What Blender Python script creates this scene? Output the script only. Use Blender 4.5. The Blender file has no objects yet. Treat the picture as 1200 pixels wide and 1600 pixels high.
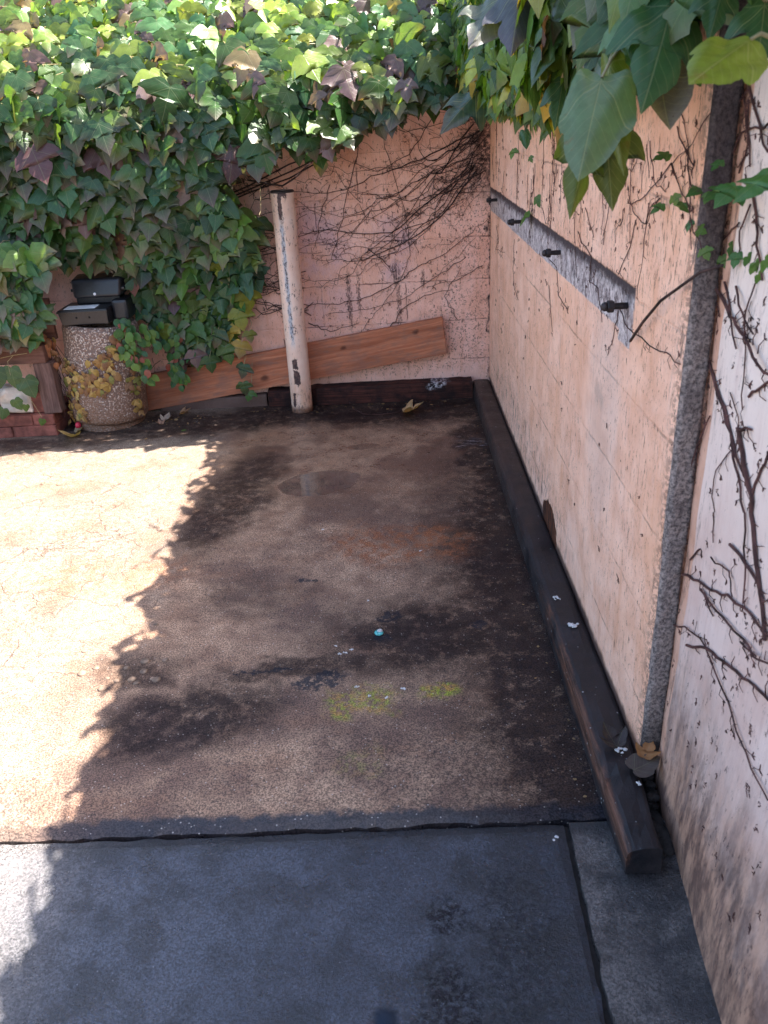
import bpy, bmesh, math, random
import numpy as np
from mathutils import Vector, Matrix, Quaternion, noise as mnoise

# ------------------------------------------------------------------ camera, sky, sun, exposure
S = bpy.context.scene
COL = S.collection
def frame():
    p, ro, ya = 0.4537, -0.05783, -0.02507
    cp, sp, cy, sy = math.cos(p), math.sin(p), math.cos(ya), math.sin(ya)
    f = Vector((sy*cp, cy*cp, -sp)); r0 = Vector((cy, -sy, 0)); u0 = r0.cross(f)
    r = math.cos(ro)*r0 + math.sin(ro)*u0; u = -math.sin(ro)*r0 + math.cos(ro)*u0
    return r, u, f
CAM = Vector((0, 0, 1.25))
R_, U_, F_ = frame()
cd = bpy.data.cameras.new("camera"); cam = bpy.data.objects.new("camera", cd); COL.objects.link(cam)
m = Matrix((R_, U_, -F_)).transposed().to_4x4(); m.translation = CAM
cam.matrix_world = m
cd.sensor_fit = 'VERTICAL'; cd.sensor_height = 36.0; cd.lens = 36.0*1278/1600
cd.clip_start = 0.02; cd.clip_end = 500
cd.dof.use_dof = True; cd.dof.focus_distance = 2.6; cd.dof.aperture_fstop = 9.0
S.camera = cam
TO_SUN = Vector((0.662, 0.10, 1.0)).normalized()
w = bpy.data.worlds.new("World"); S.world = w; w.use_nodes = True
wn = w.node_tree.nodes; bg = wn['Background']
sky = wn.new('ShaderNodeTexSky'); sky.sky_type = 'NISHITA'; sky.sun_disc = False
sky.sun_elevation = math.asin(TO_SUN.z); sky.sun_rotation = math.atan2(TO_SUN.x, TO_SUN.y)
sky.air_density = 1.0; sky.dust_density = 2.2; sky.ozone_density = 0.8
w.node_tree.links.new(sky.outputs[0], bg.inputs[0]); bg.inputs[1].default_value = 0.095
sd = bpy.data.lights.new("sun", 'SUN'); sd.energy = 4.2; sd.angle = math.radians(0.5); sd.color = (1.0, 0.94, 0.86)
so = bpy.data.objects.new("sun", sd); COL.objects.link(so); so.rotation_euler = TO_SUN.to_track_quat('Z', 'Y').to_euler()
S.view_settings.view_transform = 'Standard'; S.view_settings.look = 'None'
S.view_settings.exposure = 2.58; S.view_settings.gamma = 1.0

RND = random.Random(7)
X0, Y0 = 0.452, 3.85          # faces of the right and the back wall
BLOCK_END = 1.266              # the right block wall stops here

# ------------------------------------------------------------------ helpers
def tag(o, label=None, cat=None, group=None, kind=None):
    if label: o['label'] = label
    if cat: o['category'] = cat
    if group: o['group'] = group
    if kind: o['kind'] = kind
    return o
def thing(name, loc, label, cat, group=None):
    o = bpy.data.objects.new(name, None); o.empty_display_size = .05; COL.objects.link(o); o.location = loc
    return tag(o, label, cat, group)
class MB:
    def __init__(s): s.v = []; s.f = []; s.c = []; s.uv = []
    def box(s, x0, x1, y0, y1, z0, z1):
        n = len(s.v); s.v += [(x, y, z) for z in (z0, z1) for y in (y0, y1) for x in (x0, x1)]
        s.f += [tuple(n+i for i in q) for q in ((0,2,3,1),(4,5,7,6),(0,1,5,4),(2,6,7,3),(0,4,6,2),(1,3,7,5))]
    def tube(s, pts, r0, r1=None, k=6, cap=True):
        r1 = r0 if r1 is None else r1
        pts = [Vector(p) for p in pts]; n0 = len(s.v); N = len(pts); nrm = None
        for i, p in enumerate(pts):
            t = (pts[min(i+1, N-1)] - pts[max(i-1, 0)]); t = t.normalized() if t.length > 1e-9 else Vector((0,0,1))
            a = t.orthogonal().normalized() if nrm is None else (nrm - t*nrm.dot(t)).normalized()
            nrm = a; b = t.cross(a); r = r0 + (r1-r0)*i/max(1, N-1)
            for j in range(k):
                an = 2*math.pi*j/k; s.v.append(tuple(p + (a*math.cos(an) + b*math.sin(an))*r))
        for i in range(N-1):
            for j in range(k):
                s.f.append((n0+i*k+j, n0+i*k+(j+1)%k, n0+(i+1)*k+(j+1)%k, n0+(i+1)*k+j))
        if cap: s.f.append(tuple(n0+j for j in range(k))[::-1]); s.f.append(tuple(n0+(N-1)*k+j for j in range(k)))
    def lathe(s, prof, c=(0,0,0), k=32, ax='z'):
        n0 = len(s.v)
        for r, h in prof:
            for j in range(k):
                a = 2*math.pi*j/k; x, y = r*math.cos(a), r*math.sin(a)
                q = (x, y, h) if ax == 'z' else ((h, x, y) if ax == 'x' else (x, h, y))
                s.v.append((c[0]+q[0], c[1]+q[1], c[2]+q[2]))
        for i in range(len(prof)-1):
            for j in range(k): s.f.append((n0+i*k+j, n0+i*k+(j+1)%k, n0+(i+1)*k+(j+1)%k, n0+(i+1)*k+j))
        s.f.append(tuple(n0+j for j in range(k))[::-1]); s.f.append(tuple(n0+(len(prof)-1)*k+j for j in range(k)))
    def build(s, name, mat, parent=None, smooth=False, bevel=0, seg=2, jit=0, sub=0):
        me = bpy.data.meshes.new(name); org = Vector((0,0,0))
        if parent is not None:
            q = parent
            while q is not None: org = org + q.location; q = q.parent
        me.from_pydata([tuple(Vector(v)-org) for v in s.v], [], s.f)
        bm = bmesh.new(); bm.from_mesh(me)
        bmesh.ops.recalc_face_normals(bm, faces=bm.faces)
        if bevel: bmesh.ops.bevel(bm, geom=[e for e in bm.edges if e.calc_face_angle(0) > .5], offset=bevel, segments=seg, affect='EDGES', profile=.6)
        if sub: bmesh.ops.subdivide_edges(bm, edges=bm.edges[:], cuts=sub, use_grid_fill=True)
        if jit:
            for v in bm.verts:
                p = (v.co+org)
                v.co += Vector((mnoise.noise(p*23), mnoise.noise(p*23+Vector((9,0,0))), mnoise.noise(p*23+Vector((0,9,0)))))*jit
        bm.to_mesh(me); bm.free()
        if s.c:
            ca = me.color_attributes.new("leafcol", 'FLOAT_COLOR', 'POINT')
            ca.data.foreach_set('color', np.array(s.c, np.float32).ravel())
        if s.uv:
            ul = me.uv_layers.new(name="leafuv"); li = np.zeros(len(me.loops), np.int32); me.loops.foreach_get('vertex_index', li)
            ul.data.foreach_set('uv', np.array(s.uv, np.float32)[li].ravel())
        if smooth: me.polygons.foreach_set('use_smooth', [True]*len(me.polygons))
        o = bpy.data.objects.new(name, me); COL.objects.link(o); me.materials.append(mat)
        if parent is not None: o.parent = parent
        return o
def cyl_box(name, mat, parent, x0, x1, y0, y1, z0, z1, bevel=.004, **k):
    b = MB(); b.box(x0, x1, y0, y1, z0, z1); return b.build(name, mat, parent, bevel=bevel, **k)

# ------------------------------------------------------------------ material nodes
class N:
    def __init__(s, name):
        s.mat = bpy.data.materials.new(name); s.mat.use_nodes = True; s.t = s.mat.node_tree
        s.b = s.t.nodes['Principled BSDF']; s.out = s.t.nodes['Material Output']
        s.P = s.t.nodes.new('ShaderNodeTexCoord').outputs['Object']
    def L(s, a, b): s.t.links.new(a, b)
    def set(s, inp, v):
        if isinstance(v, bpy.types.NodeSocket): s.L(v, inp)
        elif isinstance(v, (tuple, list)) and len(v) == 3 and inp.type == 'RGBA': inp.default_value = (*v, 1)
        else: inp.default_value = v
    def bs(s, **k):
        for a, v in k.items(): s.set(s.b.inputs[a.replace('_', ' ')], v)
    def mp(s, loc=(0,0,0), rot=(0,0,0), sc=(1,1,1), P=None):
        n = s.t.nodes.new('ShaderNodeMapping'); s.L(P or s.P, n.inputs[0])
        n.inputs[1].default_value = loc; n.inputs[2].default_value = rot; n.inputs[3].default_value = sc; return n.outputs[0]
    def noise(s, sc=5, det=4, ro=.55, dist=0, P=None, col=False):
        n = s.t.nodes.new('ShaderNodeTexNoise')
        if isinstance(sc, (tuple, list)): s.L(s.mp(sc=sc, P=P), n.inputs['Vector']); n.inputs['Scale'].default_value = 1
        else: s.L(P or s.P, n.inputs['Vector']); n.inputs['Scale'].default_value = sc
        n.inputs['Detail'].default_value = det; n.inputs['Roughness'].default_value = ro; n.inputs['Distortion'].default_value = dist
        return n.outputs['Color' if col else 'Fac']
    def vor(s, sc, feat='F1', out='Distance', P=None):
        n = s.t.nodes.new('ShaderNodeTexVoronoi'); n.feature = feat
        if isinstance(sc, (tuple, list)): s.L(s.mp(sc=sc, P=P), n.inputs['Vector']); n.inputs['Scale'].default_value = 1
        else: s.L(P or s.P, n.inputs['Vector']); n.inputs['Scale'].default_value = sc
        return n.outputs[out]
    def mr(s, v, a, b, c=0, d=1, sm=True):
        n = s.t.nodes.new('ShaderNodeMapRange'); n.interpolation_type = 'SMOOTHSTEP' if sm else 'LINEAR'
        s.set(n.inputs[0], v)
        for i, q in enumerate((a, b, c, d)): s.set(n.inputs[i+1], q)
        return n.outputs[0]
    def m(s, op, a, b=0, c=0):
        n = s.t.nodes.new('ShaderNodeMath'); n.operation = op
        for i, q in enumerate((a, b, c)): s.set(n.inputs[i], q)
        return n.outputs[0]
    def mul(s, *a):
        r = a[0]
        for q in a[1:]: r = s.m('MULTIPLY', r, q)
        return r
    def mx(s, *a):
        r = a[0]
        for q in a[1:]: r = s.m('MAXIMUM', r, q)
        return r
    def mix(s, f, a, b, mode='MIX'):
        n = s.t.nodes.new('ShaderNodeMix'); n.data_type = 'RGBA'; n.blend_type = mode
        s.set(n.inputs[0], f); s.set(n.inputs[6], a); s.set(n.inputs[7], b); return n.outputs[2]
    def xyz(s, P=None):
        n = s.t.nodes.new('ShaderNodeSeparateXYZ'); s.L(P or s.P, n.inputs[0]); return n.outputs
    def comb(s, x, y, z=0):
        n = s.t.nodes.new('ShaderNodeCombineXYZ'); s.set(n.inputs[0], x); s.set(n.inputs[1], y); s.set(n.inputs[2], z); return n.outputs[0]
    def warp(s, amt, sc=12, det=3, P=None):
        n = s.t.nodes.new('ShaderNodeVectorMath'); n.operation = 'SUBTRACT'; s.L(s.noise(sc, det, col=True), n.inputs[0]); n.inputs[1].default_value = (.5,.5,.5)
        k = s.t.nodes.new('ShaderNodeVectorMath'); k.operation = 'MULTIPLY_ADD'; s.L(n.outputs[0], k.inputs[0]); k.inputs[1].default_value = (amt,)*3; s.L(P or s.P, k.inputs[2])
        return k.outputs[0]
    def blob(s, P, c, r, rot=0, a=1.15, b=.5):
        # soft ellipse in the first two coordinates of P
        q = s.xyz(P); dx = s.m('SUBTRACT', q[0], c[0]); dy = s.m('SUBTRACT', q[1], c[1]); co, si = math.cos(rot), math.sin(rot)
        u = s.m('DIVIDE', s.m('ADD', s.mul(dx, co), s.mul(dy, si)), r[0]); v = s.m('DIVIDE', s.m('SUBTRACT', s.mul(dy, co), s.mul(dx, si)), r[1])
        d = s.m('SQRT', s.m('ADD', s.mul(u, u), s.mul(v, v))); return s.mr(d, a, b)
    def bump(s, h, st=.3, dist=.002, nrm=None):
        n = s.t.nodes.new('ShaderNodeBump'); n.inputs['Strength'].default_value = st; n.inputs['Distance'].default_value = dist
        s.L(h, n.inputs['Height'])
        if nrm is not None: s.L(nrm, n.inputs['Normal'])
        s.L(n.outputs[0], s.b.inputs['Normal']); return n.outputs[0]

def simple(name, col, rough=.7, var=.25, sc=40, spec=.4, metal=0, bump=.2, dist=.001):
    n = N(name); v = n.noise(sc, 5, .6)
    d = tuple(c*(1-var) for c in col); l = tuple(min(1, c*(1+var)) for c in col)
    n.bs(Base_Color=n.mix(n.mr(v, .3, .7), d, l), Roughness=n.mr(v, .3, .7, rough-.08, rough+.08), Metallic=metal, Specular_IOR_Level=spec)
    n.bump(v, bump, dist); return n.mat

# --- the stained concrete of the court
def mat_court():
    n = N('stained_concrete'); q = n.xyz(); W = n.warp(.22, 8, 5); W2 = n.warp(.05, 30, 4)
    grain = n.noise(260, 3, .7); speck = n.noise(120, 4, .7); mid = n.noise(14, 5, .65); low = n.noise(2.6, 4, .6)
    broom = n.noise((7, 210, 1), 4, .65)
    tan = n.mix(n.mr(mid, .3, .7), (.20,.116,.076), (.37,.24,.158))
    tan = n.mix(n.mul(n.mr(low, .44, .60), .8), tan, (.115,.064,.047)); tan = n.mix(n.mul(n.mr(n.noise((4, 9, 1), 6, .7), .50, .66), .45), tan, (.22,.115,.068))
    # sunlit part painted as a dry tone of its own, left of x = -.75
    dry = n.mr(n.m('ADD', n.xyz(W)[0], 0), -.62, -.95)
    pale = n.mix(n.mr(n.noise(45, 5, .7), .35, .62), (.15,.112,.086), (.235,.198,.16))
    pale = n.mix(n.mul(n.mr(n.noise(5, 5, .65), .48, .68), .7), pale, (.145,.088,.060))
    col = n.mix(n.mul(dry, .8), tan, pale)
    # damp and oil stains, each with a place of its own
    B = lambda *a, **k: n.blob(W, *a, **k)
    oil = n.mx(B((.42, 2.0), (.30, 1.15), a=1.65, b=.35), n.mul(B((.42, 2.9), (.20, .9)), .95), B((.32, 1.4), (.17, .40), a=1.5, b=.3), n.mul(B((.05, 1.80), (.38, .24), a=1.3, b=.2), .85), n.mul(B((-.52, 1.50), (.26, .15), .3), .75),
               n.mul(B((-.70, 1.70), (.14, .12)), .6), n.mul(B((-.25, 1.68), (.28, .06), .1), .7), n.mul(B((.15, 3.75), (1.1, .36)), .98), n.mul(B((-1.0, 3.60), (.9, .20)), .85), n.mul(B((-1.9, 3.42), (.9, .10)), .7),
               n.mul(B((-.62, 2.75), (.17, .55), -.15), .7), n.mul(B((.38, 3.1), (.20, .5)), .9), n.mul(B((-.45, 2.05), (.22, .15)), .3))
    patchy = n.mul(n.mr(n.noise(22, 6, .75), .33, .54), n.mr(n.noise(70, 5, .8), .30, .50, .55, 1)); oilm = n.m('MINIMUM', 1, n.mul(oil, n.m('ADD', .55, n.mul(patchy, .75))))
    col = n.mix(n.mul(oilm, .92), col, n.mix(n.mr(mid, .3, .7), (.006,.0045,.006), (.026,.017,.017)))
    # dark pits, coarse in the oily part
    pits = n.mul(n.mr(n.noise(95, 5, .8), .53, .62), n.m('ADD', .35, n.mul(n.mr(n.noise(5, 4), .40, .6), .65)))
    col = n.mix(n.mul(pits, n.mr(dry, 0, 1, .8, .75)), col, n.mix(dry, (.035,.023,.021), (.10,.058,.042)))
    black = n.mul(n.mr(n.noise(75, 5, .75), .52, .60), n.mx(B((.30, 1.5), (.16, .55), a=1.3, b=.3), n.mul(B((.2, 1.45), (.35, .3), a=1.3), .5)))
    col = n.mix(n.mul(black, .85), col, (.017,.014,.017))
    # rust blush, tar spots, moss, chalk
    rust = n.mul(n.mx(B((-.02, 2.34), (.26, .17)), n.mul(B((-.9, 2.2), (.3, .14)), .5), n.mul(B((.05, 2.26), (.1, .06)), .9)), n.mr(n.noise(30, 5, .7), .38, .62))
    col = n.mix(n.mul(rust, .85), col, (.25,.085,.032))
    W3 = n.warp(.07, 40, 4)
    T = lambda c, r, rot=0: n.blob(W3, c, r, rot, 1.05, .8)
    tar = n.mul(n.mx(T((-.22, 1.635), (.075, .035), .2), T((-.05, 1.90), (.04, .03), .5), T((.19, 1.85), (.02, .03)), T((-.36, 1.68), (.12, .006), .05), T((-.30, 2.12), (.03, .012)), T((-.07, 1.80), (.022, .02))), n.mr(n.noise(60, 4, .7), .40, .50))
    col = n.mix(n.mul(tar, .9), col, (.012,.013,.02))
    moss = n.mul(n.mx(n.mul(B((-.10, 1.555), (.10, .05)), .75), n.blob(W2, (.07, 1.575), (.06, .035), .1), n.mul(B((-.12, 1.36), (.05, .06)), .2)), n.mr(n.noise(48, 6, .8), .45, .53))
    col = n.mix(n.mul(moss, .9), col, n.mix(n.mr(n.noise(38), .42, .6), (.24,.29,.022), (.38,.21,.045)))
    chalk = n.mul(B((.30, 3.19), (.08, .07)), n.mr(n.noise((18, 60, 1), 4, .7), .5, .66))
    col = n.mix(n.mul(chalk, .6), col, (.45,.42,.45))
    # tar creeping in from the joint at the front
    je = n.m('ADD', q[1], n.mul(n.m('SUBTRACT', n.noise(22, 5, .7), .5), .07)); jm = n.mul(n.mr(je, 1.215, 1.195), n.mr(q[0], -.95, -.55, .25, 1))
    col = n.mix(n.mul(jm, .92), col, (.016,.016,.022))
    # grains and aggregate
    col = n.mix(.8, col, n.mix(n.mr(grain, .40, .60), (.16,.15,.15), (.86,.84,.82)), 'OVERLAY')
    vc = n.vor(170, out='Color'); white = n.mul(n.mr(n.xyz(vc)[0], .93, .97), n.mr(n.vor(170), .35, .2))
    col = n.mix(n.mul(white, n.m('SUBTRACT', .55, n.mul(oilm, .2))), col, (.62,.55,.5))
    cw = n.warp(.1, 9, 4)
    crack = n.mul(n.mr(n.vor(8, 'DISTANCE_TO_EDGE', P=cw), .016, .003), dry, n.mr(n.noise(3), .45, .55))
    col = n.mix(n.mul(crack, .8), col, (.07,.042,.03))
    pud = n.blob(n.warp(.10, 8, 4), (-.31, 2.84), (.150, .115), .15, 1.03, .95)
    pud2 = n.blob(n.warp(.03, 14, 2), (-.15, 3.2), (.07, .035), .1, 1.02, .9)
    pd = n.mx(pud, n.mul(pud2, .8))
    col = n.mix(n.mul(pd, .7), col, (.055,.040,.034))
    damp = n.mx(n.mul(n.mr(q[1], 2.2, 3.0), n.mr(dry, .6, .1), .9), oilm, n.mul(jm, .9))
    ro = n.m('ADD', n.mul(n.mr(damp, 0, 1, .60, .27), n.m('ADD', .8, n.mul(mid, .4))), n.mul(n.mr(n.noise(55, 4), .4, .6), .05))
    ro = n.m('ADD', ro, n.mul(oilm, n.mr(n.noise(9, 4), .35, .65, .08, .28))); ro = n.mix(pd, ro, (.03,.03,.03))
    n.bs(Base_Color=col, Roughness=ro, Specular_IOR_Level=n.mix(pd, n.mr(oilm, 0, 1, .42, .14), (.75,.75,.75)))
    h = n.m('ADD', n.m('ADD', n.mul(grain, .7), n.mul(speck, .8)), n.m('ADD', n.mul(broom, .5), n.m('ADD', n.mul(crack, -2), n.mul(jm, .6))))
    h = n.mul(h, n.m('SUBTRACT', 1, pd), n.mr(damp, 0, 1, 1, .6))
    n.bump(h, .55, .0022); return n.mat

def mat_apron(name, dark, light, seed):
    n = N(name); q = n.xyz(); n.P = n.mp(loc=(seed, seed*.7, 0)); W = n.warp(.1, 9, 4)
    grain = n.noise(230, 4, .8); gr2 = n.noise(95, 5, .8); mid = n.noise(11, 6, .7); low = n.noise(2.6, 5, .65)
    col = n.mix(n.mr(low, .38, .62), dark, light); col = n.mix(n.mul(n.mr(mid, .46, .62), .75), col, tuple(c*.45 for c in dark))
    sx = lambda f, am: n.comb(n.m('ADD', q[0], n.mul(n.m('SUBTRACT', n.noise(f, 6, .8), .5), am)), n.m('ADD', q[1], n.mul(n.m('SUBTRACT', n.noise(f*1.3, 6, .8), .5), am)))
    stain = n.mul(n.mx(n.blob(sx(16, .12), (.045, .965), (.040, .045), 0, 1.3, .3), n.blob(sx(20, .16), (.035, .80), (.055, .11), 0, 1.3, .3), n.mul(n.blob(sx(14, .3), (.15, .92), (.10, .25), 0, 1.4, .2), .6)), n.mr(gr2, .42, .56))
    col = n.mix(n.mul(stain, .8), col, (.022,.015,.017))
    xx = n.m('ADD', q[0], n.mul(n.m('SUBTRACT', mid, .5), .22))
    edge = n.mr(xx, -.06, .27) if seed == 0 else n.mr(xx, .29, .38)
    col = n.mix(n.mul(edge, n.mr(n.noise(14, 5, .7), .3, .6), .85), col, (.010,.009,.013))
    jt = n.mul(n.mr(n.m('ADD', q[1], n.mul(n.m('SUBTRACT', n.noise(30, 5, .8), .5), .06)), 1.118, 1.150), n.mr(q[0], -1, -.5, .3, 1)); col = n.mix(n.mul(jt, .85), col, (.010,.009,.012))
    col = n.mix(n.mul(n.mr(xx, -.55, -.85), .75), col, (.20,.175,.16))  # near slab painted paler too, where the sun patch reaches it
    col = n.mix(.75, col, n.mix(n.mr(grain, .40, .62), (.10,.10,.11), (.92,.92,.92)), 'OVERLAY')
    vc = n.vor(260, out='Color'); white = n.mul(n.mr(n.xyz(vc)[0], .95, .98), n.mr(n.vor(260), .32, .15), n.mr(n.noise(6, 4), .42, .6))
    col = n.mix(n.mul(white, .7), col, (.42,.42,.45))
    n.bs(Base_Color=col, Roughness=n.m('ADD', n.mr(n.noise(7, 5, .7), .35, .65, .24, .46), n.m('ADD', n.mul(stain, .45), n.mul(edge, .0))), Specular_IOR_Level=n.mr(stain, 0, 1, .8, .3))
    n.bump(n.m('ADD', n.m('ADD', n.mul(grain, .7), n.mul(gr2, 1.2)), n.m('ADD', n.mul(stain, .6), n.mul(mid, 1.0))), .8, .0035); return n.mat

# --- painted block walls: u runs along the wall, v is height
def mat_wall(name, axis, base, back=False):
    n = N(name); q = n.xyz(); u = q[0] if axis == 0 else q[1]; v = q[2]; UV = n.comb(u, v, 0)
    fine = n.noise(180, 4, .7); mid = n.noise(9, 5, .6); st = n.noise((55, 55, 7), 5, .7); st2 = n.noise((160, 160, 22), 4, .7)
    lt = tuple(min(1, c*1.10) for c in base); dk = (base[0]*.86, base[1]*.76, base[2]*.70)
    col = n.mix(n.mr(mid, .3, .7), dk, lt); col = n.mix(n.mul(n.mr(st, .5, .75), .35), col, (base[0]*.95, base[1]*1.15, base[2]*1.35))
    col = n.mix(n.mul(n.mr(n.noise((20, 20, 3), 5, .65), .52, .7), .45), col, (base[0]*.80, base[1]*.62, base[2]*.50))
    big = n.noise((3.2, 3.2, 2.2), 5, .65); col = n.mix(n.mul(n.mr(big, .46, .66), .45), col, (base[0]*.95, base[1]*.80, base[2]*.66)); col = n.mix(n.mul(n.mr(big, .46, .30), .5), col, (min(1, base[0]*1.04), base[1]*1.14, base[2]*1.25))
    # joints telegraphing through the paint
    br = n.t.nodes.new('ShaderNodeTexBrick'); n.L(n.mp(loc=(.13, .015, 0), P=n.comb(n.m('ADD', u, n.mul(n.m('SUBTRACT', n.noise(30, 3), .5), .012)), n.m('ADD', v, n.mul(n.m('SUBTRACT', n.noise(26, 4), .5), .012)))), br.inputs[0])
    br.inputs['Scale'].default_value = 1; br.inputs['Mortar Size'].default_value = .0035; br.inputs['Mortar Smooth'].default_value = .6
    br.inputs['Brick Width'].default_value = .39; br.inputs['Row Height'].default_value = .186
    mort = br.outputs['Fac']; gate = n.mr(n.noise((5, 5, 9), 5, .7), .47, .60)
    col = n.mix(n.mul(mort, gate, (.75 if back else .42)), col, (.075,.035,.03))
    # flakes, holdfast marks and mildew specks
    dens = n.noise(3.2, 4, .6)
    k1 = n.mul(n.mr(n.noise((95, 95, 38), 5, .8), .585, .645), n.mr(dens, .32, .56))
    k2 = n.mul(n.mr(n.noise((140, 140, 14), 4, .7), .625, .68), n.mr(n.noise(5, 3), .34, .53))
    k3 = n.mul(n.mr(n.noise((240, 240, 90), 4, .75), .60, .66), n.mr(n.noise(2.6, 3), .38, .58))
    sp = n.mx(n.mul(k1, .85), n.mul(k2, .75), n.mul(k3, .7)); Wv = n.comb(n.m('ADD', u, n.mul(n.m('SUBTRACT', n.noise(14, 5, .7), .5), .12)), n.m('ADD', v, n.mul(n.m('SUBTRACT', n.noise(11, 5, .7), .5), .12)))
    if back:
        lil = n.mul(n.mx(n.blob(Wv, (.02, .70), (.10, .16)), n.blob(Wv, (-.33, .75), (.16, .22)), n.mul(n.blob(Wv, (-.3, .45), (.22, .14)), .6)), n.mr(mid, .35, .6))
        col = n.mix(n.mul(lil, .5), col, (.47,.30,.36))
        low = n.mul(n.mx(n.blob(Wv, (.35, .33), (.25, .22)), n.mul(n.blob(Wv, (.1, .2), (.5, .10)), .9), n.blob(Wv, (.40, .75), (.16, .3))), n.mr(n.noise(130, 5, .8), .545, .60))
        W5 = n.comb(n.m('ADD', u, n.mul(n.m('SUBTRACT', n.noise(60, 4, .7), .5), .05)), n.m('ADD', v, n.mul(n.m('SUBTRACT', n.noise(60, 4, .7), .5), .05)))
        drip = n.mul(n.mx(n.blob(W5, (.02, .585), (.022, .07)), n.blob(W5, (.03, .45), (.012, .16)), n.blob(W5, (.145, .55), (.012, .05)), n.blob(W5, (-.20, .47), (.014, .16)), n.blob(W5, (-.155, .5), (.01, .12)), n.blob(W5, (.10, .715), (.05, .012))), n.mr(n.noise((120, 120, 40), 5, .8), .42, .54))
        soot = n.mul(n.blob(Wv, (.46, 1.08), (.14, .24), 0, 1.2, .15), n.mr(n.noise(70, 6, .8), .38, .56))
        soot = n.mx(soot, n.mul(n.blob(Wv, (.455, .6), (.014, .7)), n.mr(n.noise((60, 60, 20), 5, .8), .40, .54)))
        sp = n.mx(sp, n.mul(low, .8), n.mul(drip, .8), soot)
    else:
        pal = n.blob(Wv, (1.72, .62), (.16, .30)); col = n.mix(n.mul(pal, .40), col, (.66,.52,.46))
        smu = n.blob(Wv, (1.76, .655), (.05, .035)); col = n.mix(n.mul(smu, .35), col, (.34,.29,.26))
        foot = n.mul(n.blob(Wv, (2.9, .12), (1.1, .16)), n.mr(n.noise((70, 70, 16), 5, .75), .53, .62))
        top = n.mul(n.blob(Wv, (1.8, 1.12), (1.7, .28)), n.mr(n.noise((120, 120, 26), 5, .8), .575, .63))
        edge = n.mul(n.mr(u, BLOCK_END+.05, BLOCK_END), n.mr(n.noise(90, 4, .7), .46, .56))
        rim = n.mul(n.mr(n.m('ADD', v, n.mul(n.noise(25, 4), .03)), .105, .085), .9)
        sp = n.mx(sp, n.mul(foot, .8), n.mul(top, .85), n.mul(edge, .6), rim)
    col = n.mix(sp, col, (.038,.020,.020))
    h = n.m('ADD', n.m('ADD', n.mul(fine, .4), n.mul(st2, .5)), n.m('ADD', n.mul(mort, -1.2 if back else -.6), n.mul(sp, .5)))
    if not back:
        # bare mortar strip where a ledger came off the wall
        Uw = n.m('ADD', u, n.mul(n.m('SUBTRACT', n.noise(45, 4, .7), .5), .035)); Vw = n.m('ADD', v, n.mul(n.m('SUBTRACT', n.noise(28, 5, .7), .5), .014))
        strip = n.mul(n.mr(Vw, .836, .841), n.mr(Vw, .937, .932), n.mr(Uw, 1.535, 1.545))
        tongue = n.mul(n.mr(Vw, .812, .818), n.mr(Vw, .87, .86), n.mr(Uw, 1.545, 1.552), n.mr(Uw, 1.64, 1.63))
        strip = n.mx(strip, tongue)
        gray = n.mix(n.mr(n.noise((50, 50, 40), 6, .8), .36, .62), (.30,.24,.24), (.70,.62,.61))
        gray = n.mix(n.mr(n.m('ADD', v, n.mul(n.m('SUBTRACT', n.noise(40, 5, .8), .5), .07)), .895, .925), gray, (.06,.045,.05))
        gray = n.mix(n.mul(n.mr(n.noise((48, 48, 36), 6, .85), .51, .58), .8), gray, (.06,.04,.045))
        col = n.mix(strip, col, gray); h = n.m('ADD', h, n.mul(strip, -1.3))
        # rotten rusty hole at the foot
        Wh = n.comb(n.m('ADD', u, n.mul(n.m('SUBTRACT', n.noise(30, 4), .5), .05)), n.m('ADD', v, n.mul(n.m('SUBTRACT', n.noise(33, 4), .5), .03)))
        hole = n.blob(Wh, (2.25, .08), (.115, .072), 0, 1.03, .97)
        col = n.mix(hole, col, n.mix(n.mr(n.noise((60, 60, 15), 4), .4, .6), (.035,.014,.010), (.13,.045,.022))); h = n.m('ADD', h, n.mul(hole, -4))
    h = n.m('ADD', h, n.m('ADD', n.mul(n.noise((38, 38, 20), 5, .7), 1.3), n.mul(mid, 2.5)))
    n.bs(Base_Color=col, Roughness=n.mr(st, .3, .7, .62, .78), Specular_IOR_Level=.3)
    n.bump(h, .6, .0042); return n.mat

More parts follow.
